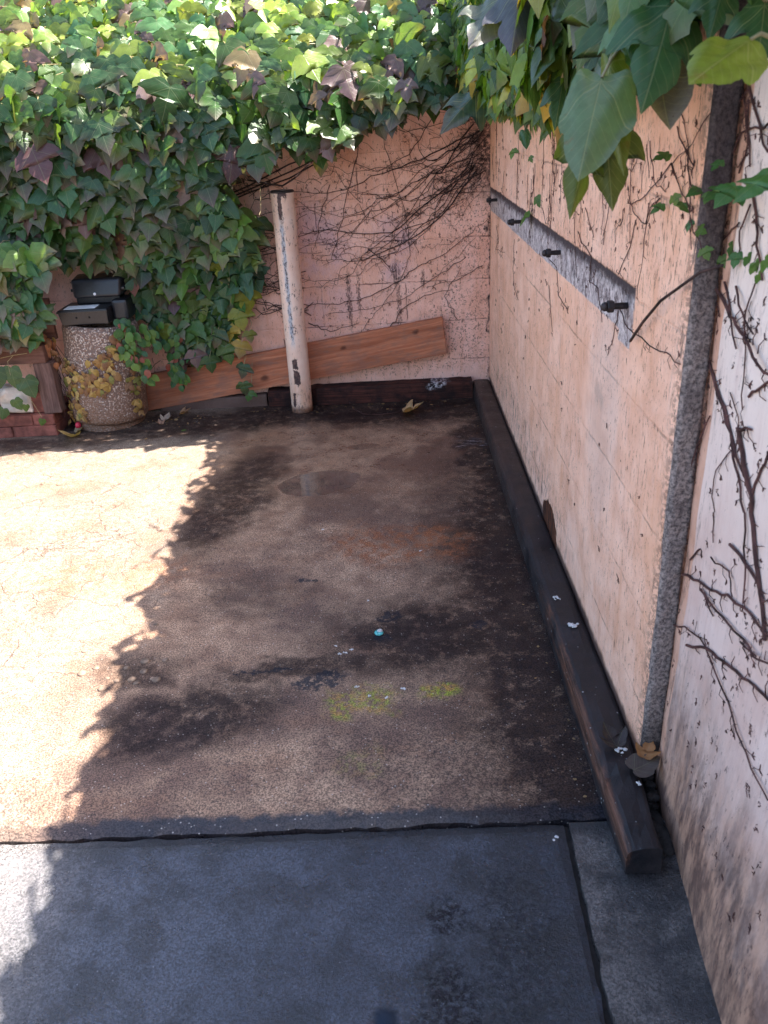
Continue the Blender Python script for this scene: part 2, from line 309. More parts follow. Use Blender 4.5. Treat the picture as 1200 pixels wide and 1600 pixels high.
def mat_pale():
    n = N('whitewashed_render'); q = n.xyz(); u, v = q[1], q[2]
    st = n.noise((60, 60, 6), 5, .7); mid = n.noise(6, 5, .6); fine = n.noise(150, 4, .7)
    Wv = n.comb(n.m('ADD', u, n.mul(n.m('SUBTRACT', n.noise(10, 5, .7), .5), .2)), n.m('ADD', v, n.mul(n.m('SUBTRACT', n.noise(8, 5, .7), .5), .16)))
    col = n.mix(n.mr(mid, .3, .7), (.66,.46,.40), (.80,.63,.57)); col = n.mix(n.mul(n.mr(v, .45, .95), .8), col, (.86,.735,.665))
    col = n.mix(n.mul(n.mr(st, .5, .72), .4), col, (.55,.37,.33))
    foot = n.mr(n.m('ADD', v, n.mul(n.m('SUBTRACT', n.noise((9, 9, 5), 5, .75), .5), .46)), .46, .08)
    col = n.mix(n.mul(foot, .92), col, n.mix(n.mr(n.noise((30, 30, 8), 5, .7), .38, .62), (.11,.05,.033), (.47,.26,.17)))
    gr = n.mul(n.mx(n.blob(Wv, (1.02, .15), (.14, .10), .5), n.blob(Wv, (.86, .12), (.10, .16))), n.mr(n.noise((40, 40, 10), 5, .8), .45, .58))
    col = n.mix(n.mul(gr, .5), col, (.09,.06,.055))
    pe = n.mr(n.m('ADD', u, n.mul(n.m('SUBTRACT', n.noise((20, 20, 9), 3, .6), .5), .008)), 1.226, 1.229)
    col = n.mix(pe, col, n.mix(n.mr(n.noise(12), .3, .7), (.62,.34,.24), (.72,.44,.33)))
    k1 = n.mul(n.mr(n.noise((110, 110, 36), 5, .8), .59, .65), n.mr(n.noise(3.5, 4), .36, .58)); k2 = n.mul(n.mr(n.noise((170, 170, 26), 4, .75), .64, .69), n.mr(n.noise(6, 3), .4, .56))
    top = n.mul(n.mr(v, .8, 1.15), n.mr(n.noise((90, 90, 30), 5, .8), .57, .64))
    smear = n.mul(n.mr(u, 1.13, 1.24), n.mr(n.noise((60, 60, 9), 5, .8), .54, .66), .7)
    sp = n.mx(n.mul(k1, .85), n.mul(k2, .8), n.mul(top, .7), smear); col = n.mix(sp, col, (.05,.03,.032))
    n.bs(Base_Color=col, Roughness=n.mr(st, .3, .7, .5, .68), Specular_IOR_Level=.35)
    n.bump(n.m('ADD', n.m('ADD', n.mul(fine, .35), n.mul(st, .7)), n.mul(sp, .5)), .45, .003); return n.mat

def mat_rough_concrete():
    n = N('raw_concrete'); g = n.noise(150, 5, .75); md = n.noise(16, 5, .7)
    col = n.mix(n.mr(g, .35, .65), (.10,.082,.082), (.46,.375,.345)); col = n.mix(n.mul(n.mr(md, .47, .7), .5), col, (.09,.072,.077))
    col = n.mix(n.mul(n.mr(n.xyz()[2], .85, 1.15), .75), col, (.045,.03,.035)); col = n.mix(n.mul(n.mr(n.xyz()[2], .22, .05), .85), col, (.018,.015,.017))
    n.bs(Base_Color=col, Roughness=.9, Specular_IOR_Level=.2); n.bump(n.m('ADD', g, n.mul(md, 1.5)), .9, .005); return n.mat

def mat_timber_tarred():
    n = N('tarred_timber'); q = n.xyz(); md = n.noise(12, 5, .7); fi = n.noise(140, 4, .7)
    gx = n.noise((160, 5, 160), 5, .7)
    col = n.mix(n.mr(md, .35, .65), (.008,.008,.011), (.026,.020,.022)); far = n.mr(q[1], 2.0, 2.8); col = n.mix(n.mul(far, n.mr(n.noise(4, 4), .25, .6), .8), col, (.060,.036,.029))
    # worn arris along the court side
    wear = n.mul(n.mr(n.m('ADD', n.m('SUBTRACT', q[0], n.mul(q[2], .12)), n.mul(n.m('SUBTRACT', n.noise((18, 6, 18), 5, .7), .5), .03)), .374, .366), n.mr(n.noise((9, 3, 9), 4, .7), .36, .52), n.mr(q[1], 1.98, 1.75), n.mr(q[2], .012, .04))
    col = n.mix(n.mul(wear, .9), col, n.mix(n.mr(gx, .35, .65), (.035,.016,.012), (.19,.085,.055)))
    vc = n.vor(120, out='Color'); col = n.mix(n.mul(n.mr(n.xyz(vc)[0], .965, .98), n.mr(n.vor(120), .3, .15), .7), col, (.5,.5,.52))
    n.bs(Base_Color=col, Roughness=n.mr(md, .3, .7, .40, .65), Specular_IOR_Level=.4); n.bump(n.m('ADD', n.mul(fi, .5), n.m('ADD', n.mul(md, 1.5), n.mul(gx, n.m('ADD', .3, wear)))), .6, .003); return n.mat

def mat_timber_back():
    n = N('dark_red_timber'); g = n.noise((5, 160, 160), 5, .7); md = n.noise(9, 5, .7)
    col = n.mix(n.mr(g, .3, .7), (.026,.012,.010), (.11,.036,.026)); col = n.mix(n.mul(n.mr(md, .42, .62), .8), col, (.012,.010,.011))
    q = n.xyz(); W = n.warp(.06, 30, 4)
    wh = n.mul(n.blob(n.comb(n.xyz(W)[0], n.xyz(W)[2]), (.20, .075), (.06, .022), .25), n.mr(n.noise(60, 5, .8), .46, .58)); wh2 = n.mul(n.blob(n.comb(n.xyz(W)[0], n.xyz(W)[2]), (.40, .075), (.045, .03)), n.mr(n.noise(70, 5, .8), .48, .6))
    col = n.mix(n.mx(wh, wh2), col, (.55,.50,.52)); n.bs(Base_Color=col, Roughness=.8, Specular_IOR_Level=.15); n.bump(n.m('ADD', g, n.mul(md, 2)), .7, .004); return n.mat

def mat_board(name, c0, c1, ax=0):
    n = N(name); sc = [90, 90, 90]; sc[ax] = 3.0; P = n.warp(.02, 5, 3)
    g = n.noise(tuple(sc), 5, .65, .6, P=P); s2 = [22, 22, 22]; s2[ax] = 1.4; g2 = n.noise(tuple(s2), 4, .6, 1.2, P=P)
    col = n.mix(n.mr(g, .3, .7), c0, c1); col = n.mix(n.mul(n.mr(g2, .48, .62), .5), col, tuple(c*.6 for c in c0)); k = n.noise(8, 4)
    col = n.mix(n.mul(n.mr(k, .52, .7), .35), col, (.20,.13,.11))
    if ax == 0:
        W = n.xyz(n.warp(.02, 20, 2))
        for c, r in (((.22, .13), .014), ((.60, .05), .016), ((1.0, .12), .012), ((1.35, .13), .013)):
            col = n.mix(n.mul(n.blob(n.comb(W[0], W[2]), c, (r*1.4, r), 0, 1.2, .3), .75), col, (.05,.018,.012))
    if ax == 0: col = n.mix(n.mul(n.mr(n.noise((9, 40, 30), 6, .75), .46, .66), .55), col, (.20,.13,.105)); col = n.mix(n.mul(n.mr(n.m('ADD', n.xyz()[0], n.mul(n.noise(9, 4), .5)), .9, .1), .5), col, (.12,.05,.032))
    n.bs(Base_Color=col, Roughness=.78, Specular_IOR_Level=.2); n.bump(n.m('ADD', g, g2), .7, .002); return n.mat

def mat_post():
    # local coordinates: z height, atan of y/x around the pipe
    n = N('chipped_peach_paint'); q = n.xyz(); md = n.noise(10, 5, .6); fi = n.noise(110, 4, .7)
    x, z = q[0], q[2]
    col = n.mix(n.mr(md, .3, .7), (.76,.50,.38), (.84,.62,.50)); col = n.mix(n.mul(n.mr(z, .25, .03), n.mr(n.noise((30, 30, 9), 5, .7), .35, .6), .5), col, (.60,.27,.12))
    ring = n.mul(n.mr(n.m('ADD', z, n.mul(n.noise(20), .03)), .055, .03), .8); col = n.mix(ring, col, (.16,.06,.03))
    n_ = n.m('ADD', x, n.mul(n.m('SUBTRACT', n.noise((60, 60, 30), 5, .8), .5), .034)); zz = n.m('ADD', z, n.mul(n.m('SUBTRACT', n.noise((40, 40, 34), 5, .8), .5), .07)); facing = n.mr(q[1], 0, -.01)
    xc = n.m('SUBTRACT', n_, -.010)
    strip = n.mul(n.mr(n.m('ABSOLUTE', xc), .0085, .0045), n.mr(zz, .30, .36), n.mr(zz, .90, .82), facing)
    col = n.mix(strip, col, n.mix(n.mr(n.noise((150, 150, 60), 5, .75), .46, .58), (.42,.42,.46), (.07,.065,.075)))
    rim = n.mul(n.mr(n.m('ABSOLUTE', xc), .016, .010), n.mr(zz, .28, .34), n.mr(zz, .93, .85), facing, n.m('SUBTRACT', 1, strip)); col = n.mix(n.mul(rim, .7), col, (.70,.58,.52))
    def chip(xa, za, w, h): 
        return n.mul(n.mr(n.m('ABSOLUTE', n.m('SUBTRACT', n_, xa)), w, w*.85), n.mr(n.m('ABSOLUTE', n.m('SUBTRACT', zz, za)), h, h*.9), facing)
    ch = n.mx(chip(-.010, .235, .013, .024), chip(-.006, .17, .016, .035), chip(-.010, .91, .008, .055), chip(.002, .962, .02, .012), chip(-.026, .065, .007, .03), n.mul(n.mx(n.mul(n.mr(n.noise((75, 75, 35), 5, .8), .575, .62), n.mr(n.noise(6, 3), .40, .58)), n.mul(n.mr(n.noise((90, 90, 40), 5, .85), .54, .60), n.mr(z, .16, .04))), .85))
    col = n.mix(ch, col, n.mix(n.mr(n.noise(60, 4), .4, .6), (.035,.018,.02), (.10,.05,.045)))
    n.bs(Base_Color=col, Roughness=.5, Specular_IOR_Level=.45); n.bump(n.m('ADD', n.mul(fi, .25), n.mul(n.mx(ch, strip), -1.2)), .5, .002); return n.mat

def mat_aggregate():
    n = N('exposed_aggregate'); vd = n.vor(125); vc = n.xyz(n.vor(125, out='Color')); md = n.noise(7, 5, .6); z = n.xyz()[2]
    st = n.mix(n.mr(vc[0], .2, .9), (.21,.12,.085), (.46,.36,.30)); st = n.mix(n.mr(vc[1], .75, .9), st, (.55,.47,.41))
    col = n.mix(n.mr(vd, .35, .62), st, (.13,.085,.07))
    col = n.mix(n.mul(n.mr(n.m('ADD', z, n.mul(n.m('SUBTRACT', md, .5), .4)), .26, .04), .75), col, (.20,.10,.055), 'MIX')
    n.bs(Base_Color=col, Roughness=.6); n.bump(n.mr(vd, .7, 0), .8, .004); return n.mat

def mat_leaf(name='ivy_leaf', trans=.32, rough=.38, vs=.5):
    n = N(name)
    a = n.t.nodes.new('ShaderNodeAttribute'); a.attribute_name = 'leafcol'; uvn = n.t.nodes.new('ShaderNodeUVMap'); uvn.uv_map = 'leafuv'
    q = n.xyz(uvn.outputs[0]); au = n.m('ABSOLUTE', q[0]); vv = n.m('ADD', q[1], .04)
    def line(dx, dy, w): return n.mr(n.m('ABSOLUTE', n.m('SUBTRACT', n.mul(au, dy), n.mul(vv, dx))), w, w*.25)
    vein = n.mx(n.mr(au, .016, .004), n.mul(line(.80, -.60, .016), n.mr(au, 0, .03)), n.mul(line(.98, .2, .012), .6))
    sec = n.mul(n.mr(n.m('ABSOLUTE', n.m('SUBTRACT', n.m('FRACT', n.m('ADD', n.mul(vv, 6.5), n.mul(au, 5.0))), .5)), .06, .02), .45)
    vein = n.mx(vein, sec)
    mot = n.noise(55, 4, .65); c = n.mix(n.mul(n.mr(mot, .35, .7), .4), a.outputs['Color'], n.mix(1, a.outputs['Color'], (.55,.5,.45), 'MULTIPLY'))
    sc_ = n.mr(n.noise(16, 5, .75), .60, .68); c = n.mix(n.mul(sc_, .45 if vs > .6 else .15), c, (.17,.10,.035)); spots = n.mul(n.mr(n.noise(130, 3, .6), .68, .73), .6); c = n.mix(spots, c, (.06,.035,.02))
    hs = n.mix(.5, c, (.30,.32,.17)); c = n.mix(n.mul(vein, vs), c, hs)
    n.bs(Base_Color=c, Roughness=n.mr(mot, .3, .7, rough-.06, rough+.1), Specular_IOR_Level=.5)
    n.bump(n.m('ADD', n.mul(vein, -.8), n.mul(mot, .5)), .35, .002)
    tr = n.t.nodes.new('ShaderNodeBsdfTranslucent'); n.L(n.mix(1, c, (2.1, 2.0, .75), 'MULTIPLY'), tr.inputs[0])
    ms = n.t.nodes.new('ShaderNodeMixShader'); ms.inputs[0].default_value = trans
    n.L(n.b.outputs[0], ms.inputs[1]); n.L(tr.outputs[0], ms.inputs[2]); n.L(ms.outputs[0], n.out.inputs[0]); return n.mat

M = {}
M['court'] = mat_court(); M['apron'] = mat_apron('sky_tinted_concrete', (.026,.031,.048), (.052,.060,.084), 0); M['strip'] = mat_apron('grey_strip_concrete', (.055,.047,.044), (.115,.10,.094), 3.3)  # apron base tinted blue for the sky's sheen on wet concrete
M['soil'] = simple('dark_dirt', (.03,.024,.022), .9, .5, 50)
M['backwall'] = mat_wall('peach_block_back', 0, (.86,.525,.425), True); M['rightwall'] = mat_wall('peach_block_right', 1, (.91,.575,.43))
M['pale'] = mat_pale(); M['raw'] = mat_rough_concrete(); M['tar'] = mat_timber_tarred(); M['tback'] = mat_timber_back()
M['board'] = mat_board('cedar_board', (.40,.122,.060), (.57,.225,.122)); M['oldwood'] = mat_board('grey_red_wood', (.085,.038,.030), (.165,.085,.068))
M['post'] = mat_post(); M['agg'] = mat_aggregate(); M['leaf'] = mat_leaf(trans=.36, rough=.34); M['bigleaf'] = mat_leaf('large_ivy_leaf', .42, .36, .9)
M['dry'] = mat_leaf('withered_leaf', .25, .6)
M['vine'] = simple('bare_vine_bark', (.045,.026,.024), .75, .75, 25, .25); M['vinered'] = simple('reddish_vine_bark', (.080,.036,.032), .7, .7, 25, .25)
M['stalk'] = simple('pale_leaf_stalk', (.30,.24,.12), .5, .2, 30); M['plastic'] = simple('black_plastic', (.016,.015,.018), .36, .3, 90, .5, bump=.12)
M['label'] = simple('white_paper', (.75,.77,.80), .6, .06, 30); M['hole'] = simple('black_hole', (.004,.004,.004), .9, .1)
M['brick'] = simple('red_brick', (.22,.075,.055), .85, .4, 24, .25, bump=.6, dist=.003); M['stone'] = simple('pale_stone', (.62,.52,.45), .85, .22, 18, .3, bump=.6, dist=.004)
M['iron'] = simple('rusty_black_iron', (.035,.028,.030), .55, .45, 70, .5, .4, bump=.5); M['white'] = simple('white_dropping', (.58,.56,.55), .85, .3, 160)
M['pebble'] = simple('river_pebble', (.20,.135,.095), .6, .45, 45); M['teal'] = simple('turquoise_glaze', (.10,.42,.42), .25, .5, 120); M['pink'] = simple('red_plastic', (.60,.04,.07), .4, .15, 60)
M['tube'] = simple('blue_black_metal', (.010,.016,.028), .8, .3, 60, .1); M['copper'] = simple('brownish_pink_brass', (.05,.026,.028), .8, .15, 60, .1)

# ------------------------------------------------------------------ ground
def slab(name, xs, ys, ztop, th, mat, edge=None):
    b = MB(); nx, ny = len(xs), len(ys)
    for j, y in enumerate(ys):
        for i, x in enumerate(xs):
            yy, xx, z = y, x, ztop
            if edge: xx, yy, z = edge(i, j, x, y, z, nx, ny)
            b.v.append((xx, yy, z))
    for j in range(ny-1):
        for i in range(nx-1): b.f.append((j*nx+i, j*nx+i+1, (j+1)*nx+i+1, (j+1)*nx+i))
    ring = [(i, 0) for i in range(nx)] + [(nx-1, j) for j in range(1, ny)] + [(i, ny-1) for i in range(nx-2, -1, -1)] + [(0, j) for j in range(ny-2, 0, -1)]
    n0 = len(b.v)
    for i, j in ring: x, y, z = b.v[j*nx+i]; b.v.append((x, y, ztop-th))
    for k in range(len(ring)):
        k2 = (k+1) % len(ring); i, j = ring[k]; i2, j2 = ring[k2]; b.f.append((j*nx+i, n0+k, n0+k2, j2*nx+i2))
    return tag(b.build(name, mat, smooth=False), kind='structure')
def fr(a, b, st):
    n = max(1, int(round((b-a)/st))); return [a+(b-a)*i/n for i in range(n+1)]
def court_edge(i, j, x, y, z, nx, ny):
    if j == 0: y += mnoise.noise((x*7, 0, 0))*.005 + mnoise.noise((x*14, 0, 0))*.006 + mnoise.noise((x*45, 3, 0))*.006; z -= .006
    if j == 1: y += mnoise.noise((x*14, 0, 0))*.006
    return x, y, z + mnoise.noise((x*1.3, y*1.3, 0))*.003 + (mnoise.noise((x*20, y*20, 0))*.0025 if j == 1 else 0)
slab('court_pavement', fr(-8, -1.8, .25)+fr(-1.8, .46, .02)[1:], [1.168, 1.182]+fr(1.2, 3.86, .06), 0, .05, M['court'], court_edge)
slab('apron_pavement', fr(-8, -1.6, .2)+fr(-1.6, .284, .02)[1:], fr(-3, .6, .2)+fr(.6, 1.1635, .02)[1:], -.007, .04, M['apron'], lambda i, j, x, y, z, nx, ny: (x + (0.03*(1.157-y)/.4*-.4 if i == nx-1 else 0) + (mnoise.noise((0, y*30, 0))*.005 if i == nx-1 else 0), y + (mnoise.noise((x*20, 0, 5))*.005 + mnoise.noise((x*50, 0, 5))*.004 if j == ny-1 else 0), z - (.004 if (j == ny-1 or i == nx-1) else 0) + mnoise.noise((x*2, y*2, 4))*.002))
slab('edge_pavement', fr(.294, .60, .05), fr(-3, .6, .2)+fr(.6, 1.162, .02)[1:], -.006, .04, M['strip'], lambda i, j, x, y, z, nx, ny: (x - (.03*(1.157-y)/.4*.4 if i == 0 else 0) + (mnoise.noise((0, y*30, 9))*.005 if i == 0 else 0), y, z))
g = MB(); g.v = [(-60, -60, -.024), (60, -60, -.024), (60, 60, -.024), (-60, 60, -.024)]; g.f = [(0,1,2,3)]; tag(g.build('ground', M['soil']), kind='structure')
yard = MB(); yard.box(-45, -8.02, -30, 45, -.05, -.004); tag(yard.build('yard_pavement', simple('far_concrete', (.36,.30,.25), .85, .2, 6)), kind='structure')

# ------------------------------------------------------------------ walls
HW = 1.55
bw = MB(); bw.box(-4.5, .80, Y0, Y0+.2, -.02, HW)
tag(bw.build('block_wall', M['backwall'], bevel=.006), 'back wall of painted peach blocks with dark joints behind the pipe post', 'wall')
rw = MB()
ys = [BLOCK_END] + fr(BLOCK_END+.02, Y0-.001, .06); zs = fr(-.02, HW, .02)
for jy, y in enumerate(ys):
    for z in zs:
        e = (mnoise.noise((z*40, 0, 0))*.004 + .004) if jy == 0 else 0
        rw.v.append((X0 + (.004 if jy == 0 else 0) + mnoise.noise((y*3, z*3, 1))*.0035, y+e, z))
nz = len(zs)
for j in range(len(ys)-1):
    for k in range(nz-1): rw.f.append((j*nz+k, j*nz+k+1, (j+1)*nz+k+1, (j+1)*nz+k))
n0 = len(rw.v); rw.v += [(X0+.2, BLOCK_END+.03, -.02), (X0+.2, BLOCK_END+.03, HW), (X0+.2, Y0-.001, HW), (X0+.2, Y0-.001, -.02)]
last = (len(ys)-1)*nz
rw.f += [(n0, n0+1, n0+2, n0+3), tuple([n0]+list(range(0, nz))+[n0+1]), tuple([n0+3]+[last+k for k in range(nz)]+[n0+2]), tuple([n0+1]+[j*nz+nz-1 for j in range(len(ys))]+[n0+2])]
rwo = rw.build('block_wall', M['rightwall'])
tag(rwo, 'right hand wall of peach blocks with a bare grey strip and bolts', 'wall')
# raw end of that wall: a rough strip of bare concrete facing the court corner
e = MB(); zs2 = fr(-.02, HW, .012); us = [0, .15, .32, .5, .68, .85, 1.0]
for z in zs2:
    xa = X0+.004 + mnoise.noise((z*38, 0, 2))*.004 + mnoise.noise((z*90, 0, 2))*.003; xb = X0+.041 + mnoise.noise((z*9, 4, 0))*.004
    for u in us:
        p = Vector((xa+(xb-xa)*u, 0, z)); y = BLOCK_END-.007+.003*u + mnoise.noise(p*60)*.0035 + mnoise.noise(p*16)*.002 + (.003 if u == 0 else 0)
        e.v.append((p.x, y, z))
k = len(us)
for j in range(len(zs2)-1):
    for i in range(k-1): e.f.append((j*k+i, j*k+i+1, (j+1)*k+i+1, (j+1)*k+i))
n0 = len(e.v)
for z in (zs2[0], zs2[-1]):
    for x in (X0+.006, X0+.040): e.v.append((x, BLOCK_END+.045, z))
e.f += [tuple([n0]+[j*k for j in range(len(zs2))]+[n0+2]), tuple([n0+1]+[j*k+k-1 for j in range(len(zs2))]+[n0+3]), (n0, n0+1, n0+3, n0+2)]
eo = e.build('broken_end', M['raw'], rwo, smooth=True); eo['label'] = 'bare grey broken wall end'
# whitewashed wall that goes on towards the viewer, a little out of line and swelling at its foot
BY = [(-3, .36), (0, .405), (.76, .443), (.94, .459), (1.125, .479), (1.22, .487), (1.25, .490), (1.40, .490)]
def pale_x(y, z):
    for (a, xa), (b, xb) in zip(BY, BY[1:]):
        if y <= b: x = xa + (xb-xa)*(y-a)/(b-a); break
    else: x = BY[-1][1]
    up = min(1, max(0, (z-.02)/.5)); top = .495 + (y-1.25)*.02
    s = up*up*(3-2*up); x = x*(1-s) + max(x, top)*s
    return x + mnoise.noise((y*5, z*5, 7))*.005*(1 if y < 1.27 else .3) + mnoise.noise((y*17, z*17, 3))*.002 - .010*math.exp(-((z-.03)/.05)**2-((y-1.2)/.06)**2)
p = MB(); ys = fr(-2.5, .5, .1)+fr(.5, 1.24, .02)[1:]+[1.248, 1.256]; zs = fr(-.03, HW, .025)
for y in ys:
    for z in zs: p.v.append((pale_x(y, z), y, z))
nz = len(zs)
for j in range(len(ys)-1):
    for q in range(nz-1): p.f.append((j*nz+q, j*nz+q+1, (j+1)*nz+q+1, (j+1)*nz+q))
n0 = len(p.v); p.v += [(.72, ys[0], zs[0]), (.72, ys[0], HW), (.72, 1.36, HW), (.72, 1.36, zs[0])]; last = (len(ys)-1)*nz
p.f += [(n0, n0+1, n0+2, n0+3), tuple([n0]+list(range(nz))+[n0+1]), tuple([n0+3]+[last+q for q in range(nz)]+[n0+2]), tuple([n0+1]+[j*nz+nz-1 for j in range(len(ys))]+[n0+2])]
tag(p.build('rendered_wall', M['pale'], smooth=True), 'whitewashed wall with brown stained foot and bare vines at the near right', 'wall')

# bolts standing out of the bare strip
def bolt(y, z, ln, label):
    t = thing('wall_bolt', (X0, y, z), label, 'bolt', 'iron bolts left in the bare strip')
    b = MB(); b.lathe([(.0062, .004), (.0066, -ln*.3), (.0060, -ln*.55), (.0064, -ln*.8), (.0055, -ln)], (X0, y, z), 10, 'x'); b.build('shank', M['iron'], t, smooth=True)
    b = MB(); b.lathe([(.0118, -ln*.60), (.0125, -ln*.66), (.0125, -ln*.82), (.0112, -ln*.86)], (X0, y, z), 6, 'x'); b.build('nut', M['iron'], t, bevel=.001)
    b = MB(); b.lathe([(.0085, -ln*.87), (.0092, -ln*.95), (.0065, -ln*1.06), (.003, -ln*1.09)], (X0, y, z), 12, 'x'); b.build('tip', M['iron'], t, smooth=True)
bolt(1.585, .893, .048, 'rusty bolt at the near end of the bare grey strip')
bolt(2.25, .893, .046, 'rusty bolt in the middle of the bare grey strip')
bolt(2.93, .893, .046, 'rusty bolt beside a hanging green leaf near the far end of the strip')
bolt(3.62, .900, .040, 'small dark bolt close to the wall corner')

# ------------------------------------------------------------------ timbers, board, post
t = MB(); ys = fr(1.035, 3.84, .03)
prof = [(.366, .0), (.3655, .02), (.366, .045), (.3685, .063), (.374, .071), (.385, .0745), (.405, .075), (.425, .0735), (.440, .072), (.4475, .068), (.4475, .0)]
k = len(prof)
for j, y in enumerate(ys):
    worn = 1 if y < 1.9 else .35; sp = 0
    for i, (x, z) in enumerate(prof):
        z *= .90; tp = min(1, max(0, (1.30-y)/.22)); x = .366+(x-.366)*(1-.22*tp); z *= 1-.10*tp
        d = Vector((x*9, y*9, z*9)); x2 = x + (.016*(1.25-y)*.6 if y < 1.25 else 0) + mnoise.noise((i*3, y*7, 0))*.004*worn; z2 = z
        if 0 < i < k-1: z2 += mnoise.noise((x*30, y*16, 4))*.004*worn; 
        if i in (3, 4, 5): x2 += mnoise.noise((0, y*26, 9))*.003*worn; z2 += -.008*math.exp(-((y-1.215)/.02)**2) + mnoise.noise((4, y*40, 9))*.002*worn
        if x2 > .4475: x2 = .4475
        t.v.append((x2, y + (mnoise.noise((x*60, z*60, 0))*.006 if j in (0,) else 0), z2))
for j in range(len(ys)-1):
    for i in range(k): t.f.append((j*k+i, j*k+(i+1) % k, (j+1)*k+(i+1) % k, (j+1)*k+i))
t.f += [tuple(range(k)), tuple((len(ys)-1)*k+i for i in range(k))]
tag(t.build('timber_kerb', M['tar'], smooth=False), 'long tar black timber lying along the foot of the right wall', 'timber')
t = MB(); xs = fr(-.62, .362, .03); prof = [(3.764, .0), (3.763, .04), (3.7645, .074), (3.768, .0825), (3.79, .085), (3.838, .085), (3.838, .0)]; k = len(prof)
for j, x in enumerate(xs):
    for i, (y, z) in enumerate(prof): t.v.append((x, y + mnoise.noise((x*8, i, 0))*.003 + (.02 if x < -.40 else 0), z*(1 if x > -.40 else .92) + (mnoise.noise((x*22, i, 4))*.004 if 0 < i < k-1 else 0)))
for j in range(len(xs)-1):
    for i in range(k): t.f.append((j*k+i, j*k+(i+1) % k, (j+1)*k+(i+1) % k, (j+1)*k+i))
t.f += [tuple(range(k)), tuple((len(xs)-1)*k+i for i in range(k))]
tag(t.build('timber_kerb', M['tback']), 'dark reddish timber along the foot of the back wall with white smears', 'timber')
kb = MB(); kb.box(-1.15, -.63, 3.80, 3.849, -.01, .055)
tag(kb.build('concrete_kerb', M['rightwall'], bevel=.008, sub=5, jit=.006), 'low crumbling pinkish kerb below the leaning board', 'kerb')

# leaning board, passing behind the post
t = thing('wooden_board', (-1.22, 3.80, .0), 'reddish wooden plank leaning along the back wall behind the post', 'board')
L = 1.475; ang = math.atan2(.205, 1.44)
b = MB(); nx = 30
for i in range(nx+1):
    s = L*i/nx
    for (zz, yy) in ((0, 0), (0, .030), (.172, .030), (.172, 0)): b.v.append((s + .006*(zz/.17) + mnoise.noise((zz*50, yy*50, i*.4))*.0012, yy, zz + mnoise.noise((i*.3, zz*20, 0))*.0012))
for i in range(nx):
    for j in range(4): b.f.append((i*4+j, i*4+(j+1) % 4, (i+1)*4+(j+1) % 4, (i+1)*4+j))
b.f += [(0,1,2,3), tuple(nx*4+i for i in range(4))]
bo = b.build('plank', M['board'], bevel=.003); bo.parent = t; bo.rotation_euler = (math.radians(-5), -ang, 0); bo.location = (0, 0, .006)
t.rotation_euler = (0, 0, 0); t.location = (-1.215, 3.792, 0)
bo.rotation_euler = (math.radians(-1.5), -ang, 0)

t = thing('pipe_post', (-.452, 3.712, 0), 'chipped peach painted steel pipe post standing before the back wall', 'post')
b = MB(); pr_ = [(.0490, -.01), (.0495, .02)] + [(.0495, z) for z in fr(.05, .93, .05)] + [(.0495, .966), (.0485, .970)]
b.lathe(pr_, (-.452, 3.712, 0), 40); po = b.build('pipe', M['post'], t, smooth=True)
b = MB(); b.lathe([(.0475, .966), (.0505, .9705), (.051, .974), (.046, .978), (.02, .979)], (-.452, 3.712, 0), 40); b.build('cap', M['iron'], t, smooth=False)
t.rotation_euler = (0, math.radians(.35), 0)

# ------------------------------------------------------------------ concrete bin with black case
BC = (-1.362, 3.69)
t = thing('concrete_bin', (BC[0], BC[1], 0), 'round exposed aggregate concrete bin draped with withered vine', 'bin')
b = MB(); b.lathe([(.150, -.01), (.156, .0), (.158, .030), (.152, .036)], (*BC, 0), 48); b.build('foot_ring', M['agg'], t, smooth=False, jit=.004)
b = MB(); pf = [(.166, .036), (.174, .05)] + [(.176-.012*z/.48, z) for z in fr(.07, .455, .03)] + [(.160, .470), (.152, .478), (.140, .478), (.134, .470), (.132, .44)]
b.lathe(pf, (*BC, 0), 64); bs = b.build('body', M['agg'], t, smooth=True, jit=.003)
t.rotation_euler = (0, math.radians(5.0), 0)
t = thing('plastic_case', (-1.35, 3.64, .486), 'open black plastic case with a white paper, sitting on top of the concrete bin', 'case')
b = MB(); x0, x1, y0, y1 = -1.452, -1.235, 3.555, 3.74
b.v = [(x0+.010, y0+.006, .487), (x1-.004, y0+.006, .487), (x1-.004, y1, .487), (x0+.01, y1, .487), (x0, y0, .553), (x1, y0, .553), (x1, y1, .553), (x0, y1, .553)]
b.f = [(0,3,2,1), (0,1,5,4), (1,2,6,5), (2,3,7,6), (3,0,4,7), (4,5,6,7)]
base = b.build('base', M['plastic'], t, bevel=.005)
b = MB(); b.box(x0-.002, x1+.002, y0-.004, y0+.004, .541, .549); b.build('lip', M['plastic'], base, bevel=.002)
for hx in (-1.373, -1.317):
    b = MB(); b.lathe([(.0042, 3.5625), (.0042, 3.5560), (.003, 3.5545)], (hx, 0, .519), 12, 'y'); b.build('hole', M['hole'], base)
b = MB(); b.box(-1.428, -1.292, 3.572, 3.640, .5545, .5562); pp = b.build('paper', M['label'], t); pp.rotation_euler = (0, 0, .03)
b = MB(); b.box(-1.400, -1.205, 3.672, 3.75, .5535, .605); b.build('hinge_block', M['plastic'], t, bevel=.006)
b = MB(); b.box(-1.235+.002, -1.165, 3.62, 3.75, .487, .575); b.build('side_pocket', M['plastic'], t, bevel=.012)
b = MB(); x0, x1 = -1.407, -1.178
b.v = [(x0+.012, 3.632, .586), (x1-.012, 3.632, .586), (x1, 3.76, .592), (x0, 3.76, .592), (x0+.004, 3.650, .664), (x1-.004, 3.650, .664), (x1, 3.76, .674), (x0, 3.76, .674)]
b.f = [(0,3,2,1), (0,1,5,4), (1,2,6,5), (2,3,7,6), (3,0,4,7), (4,5,6,7)]
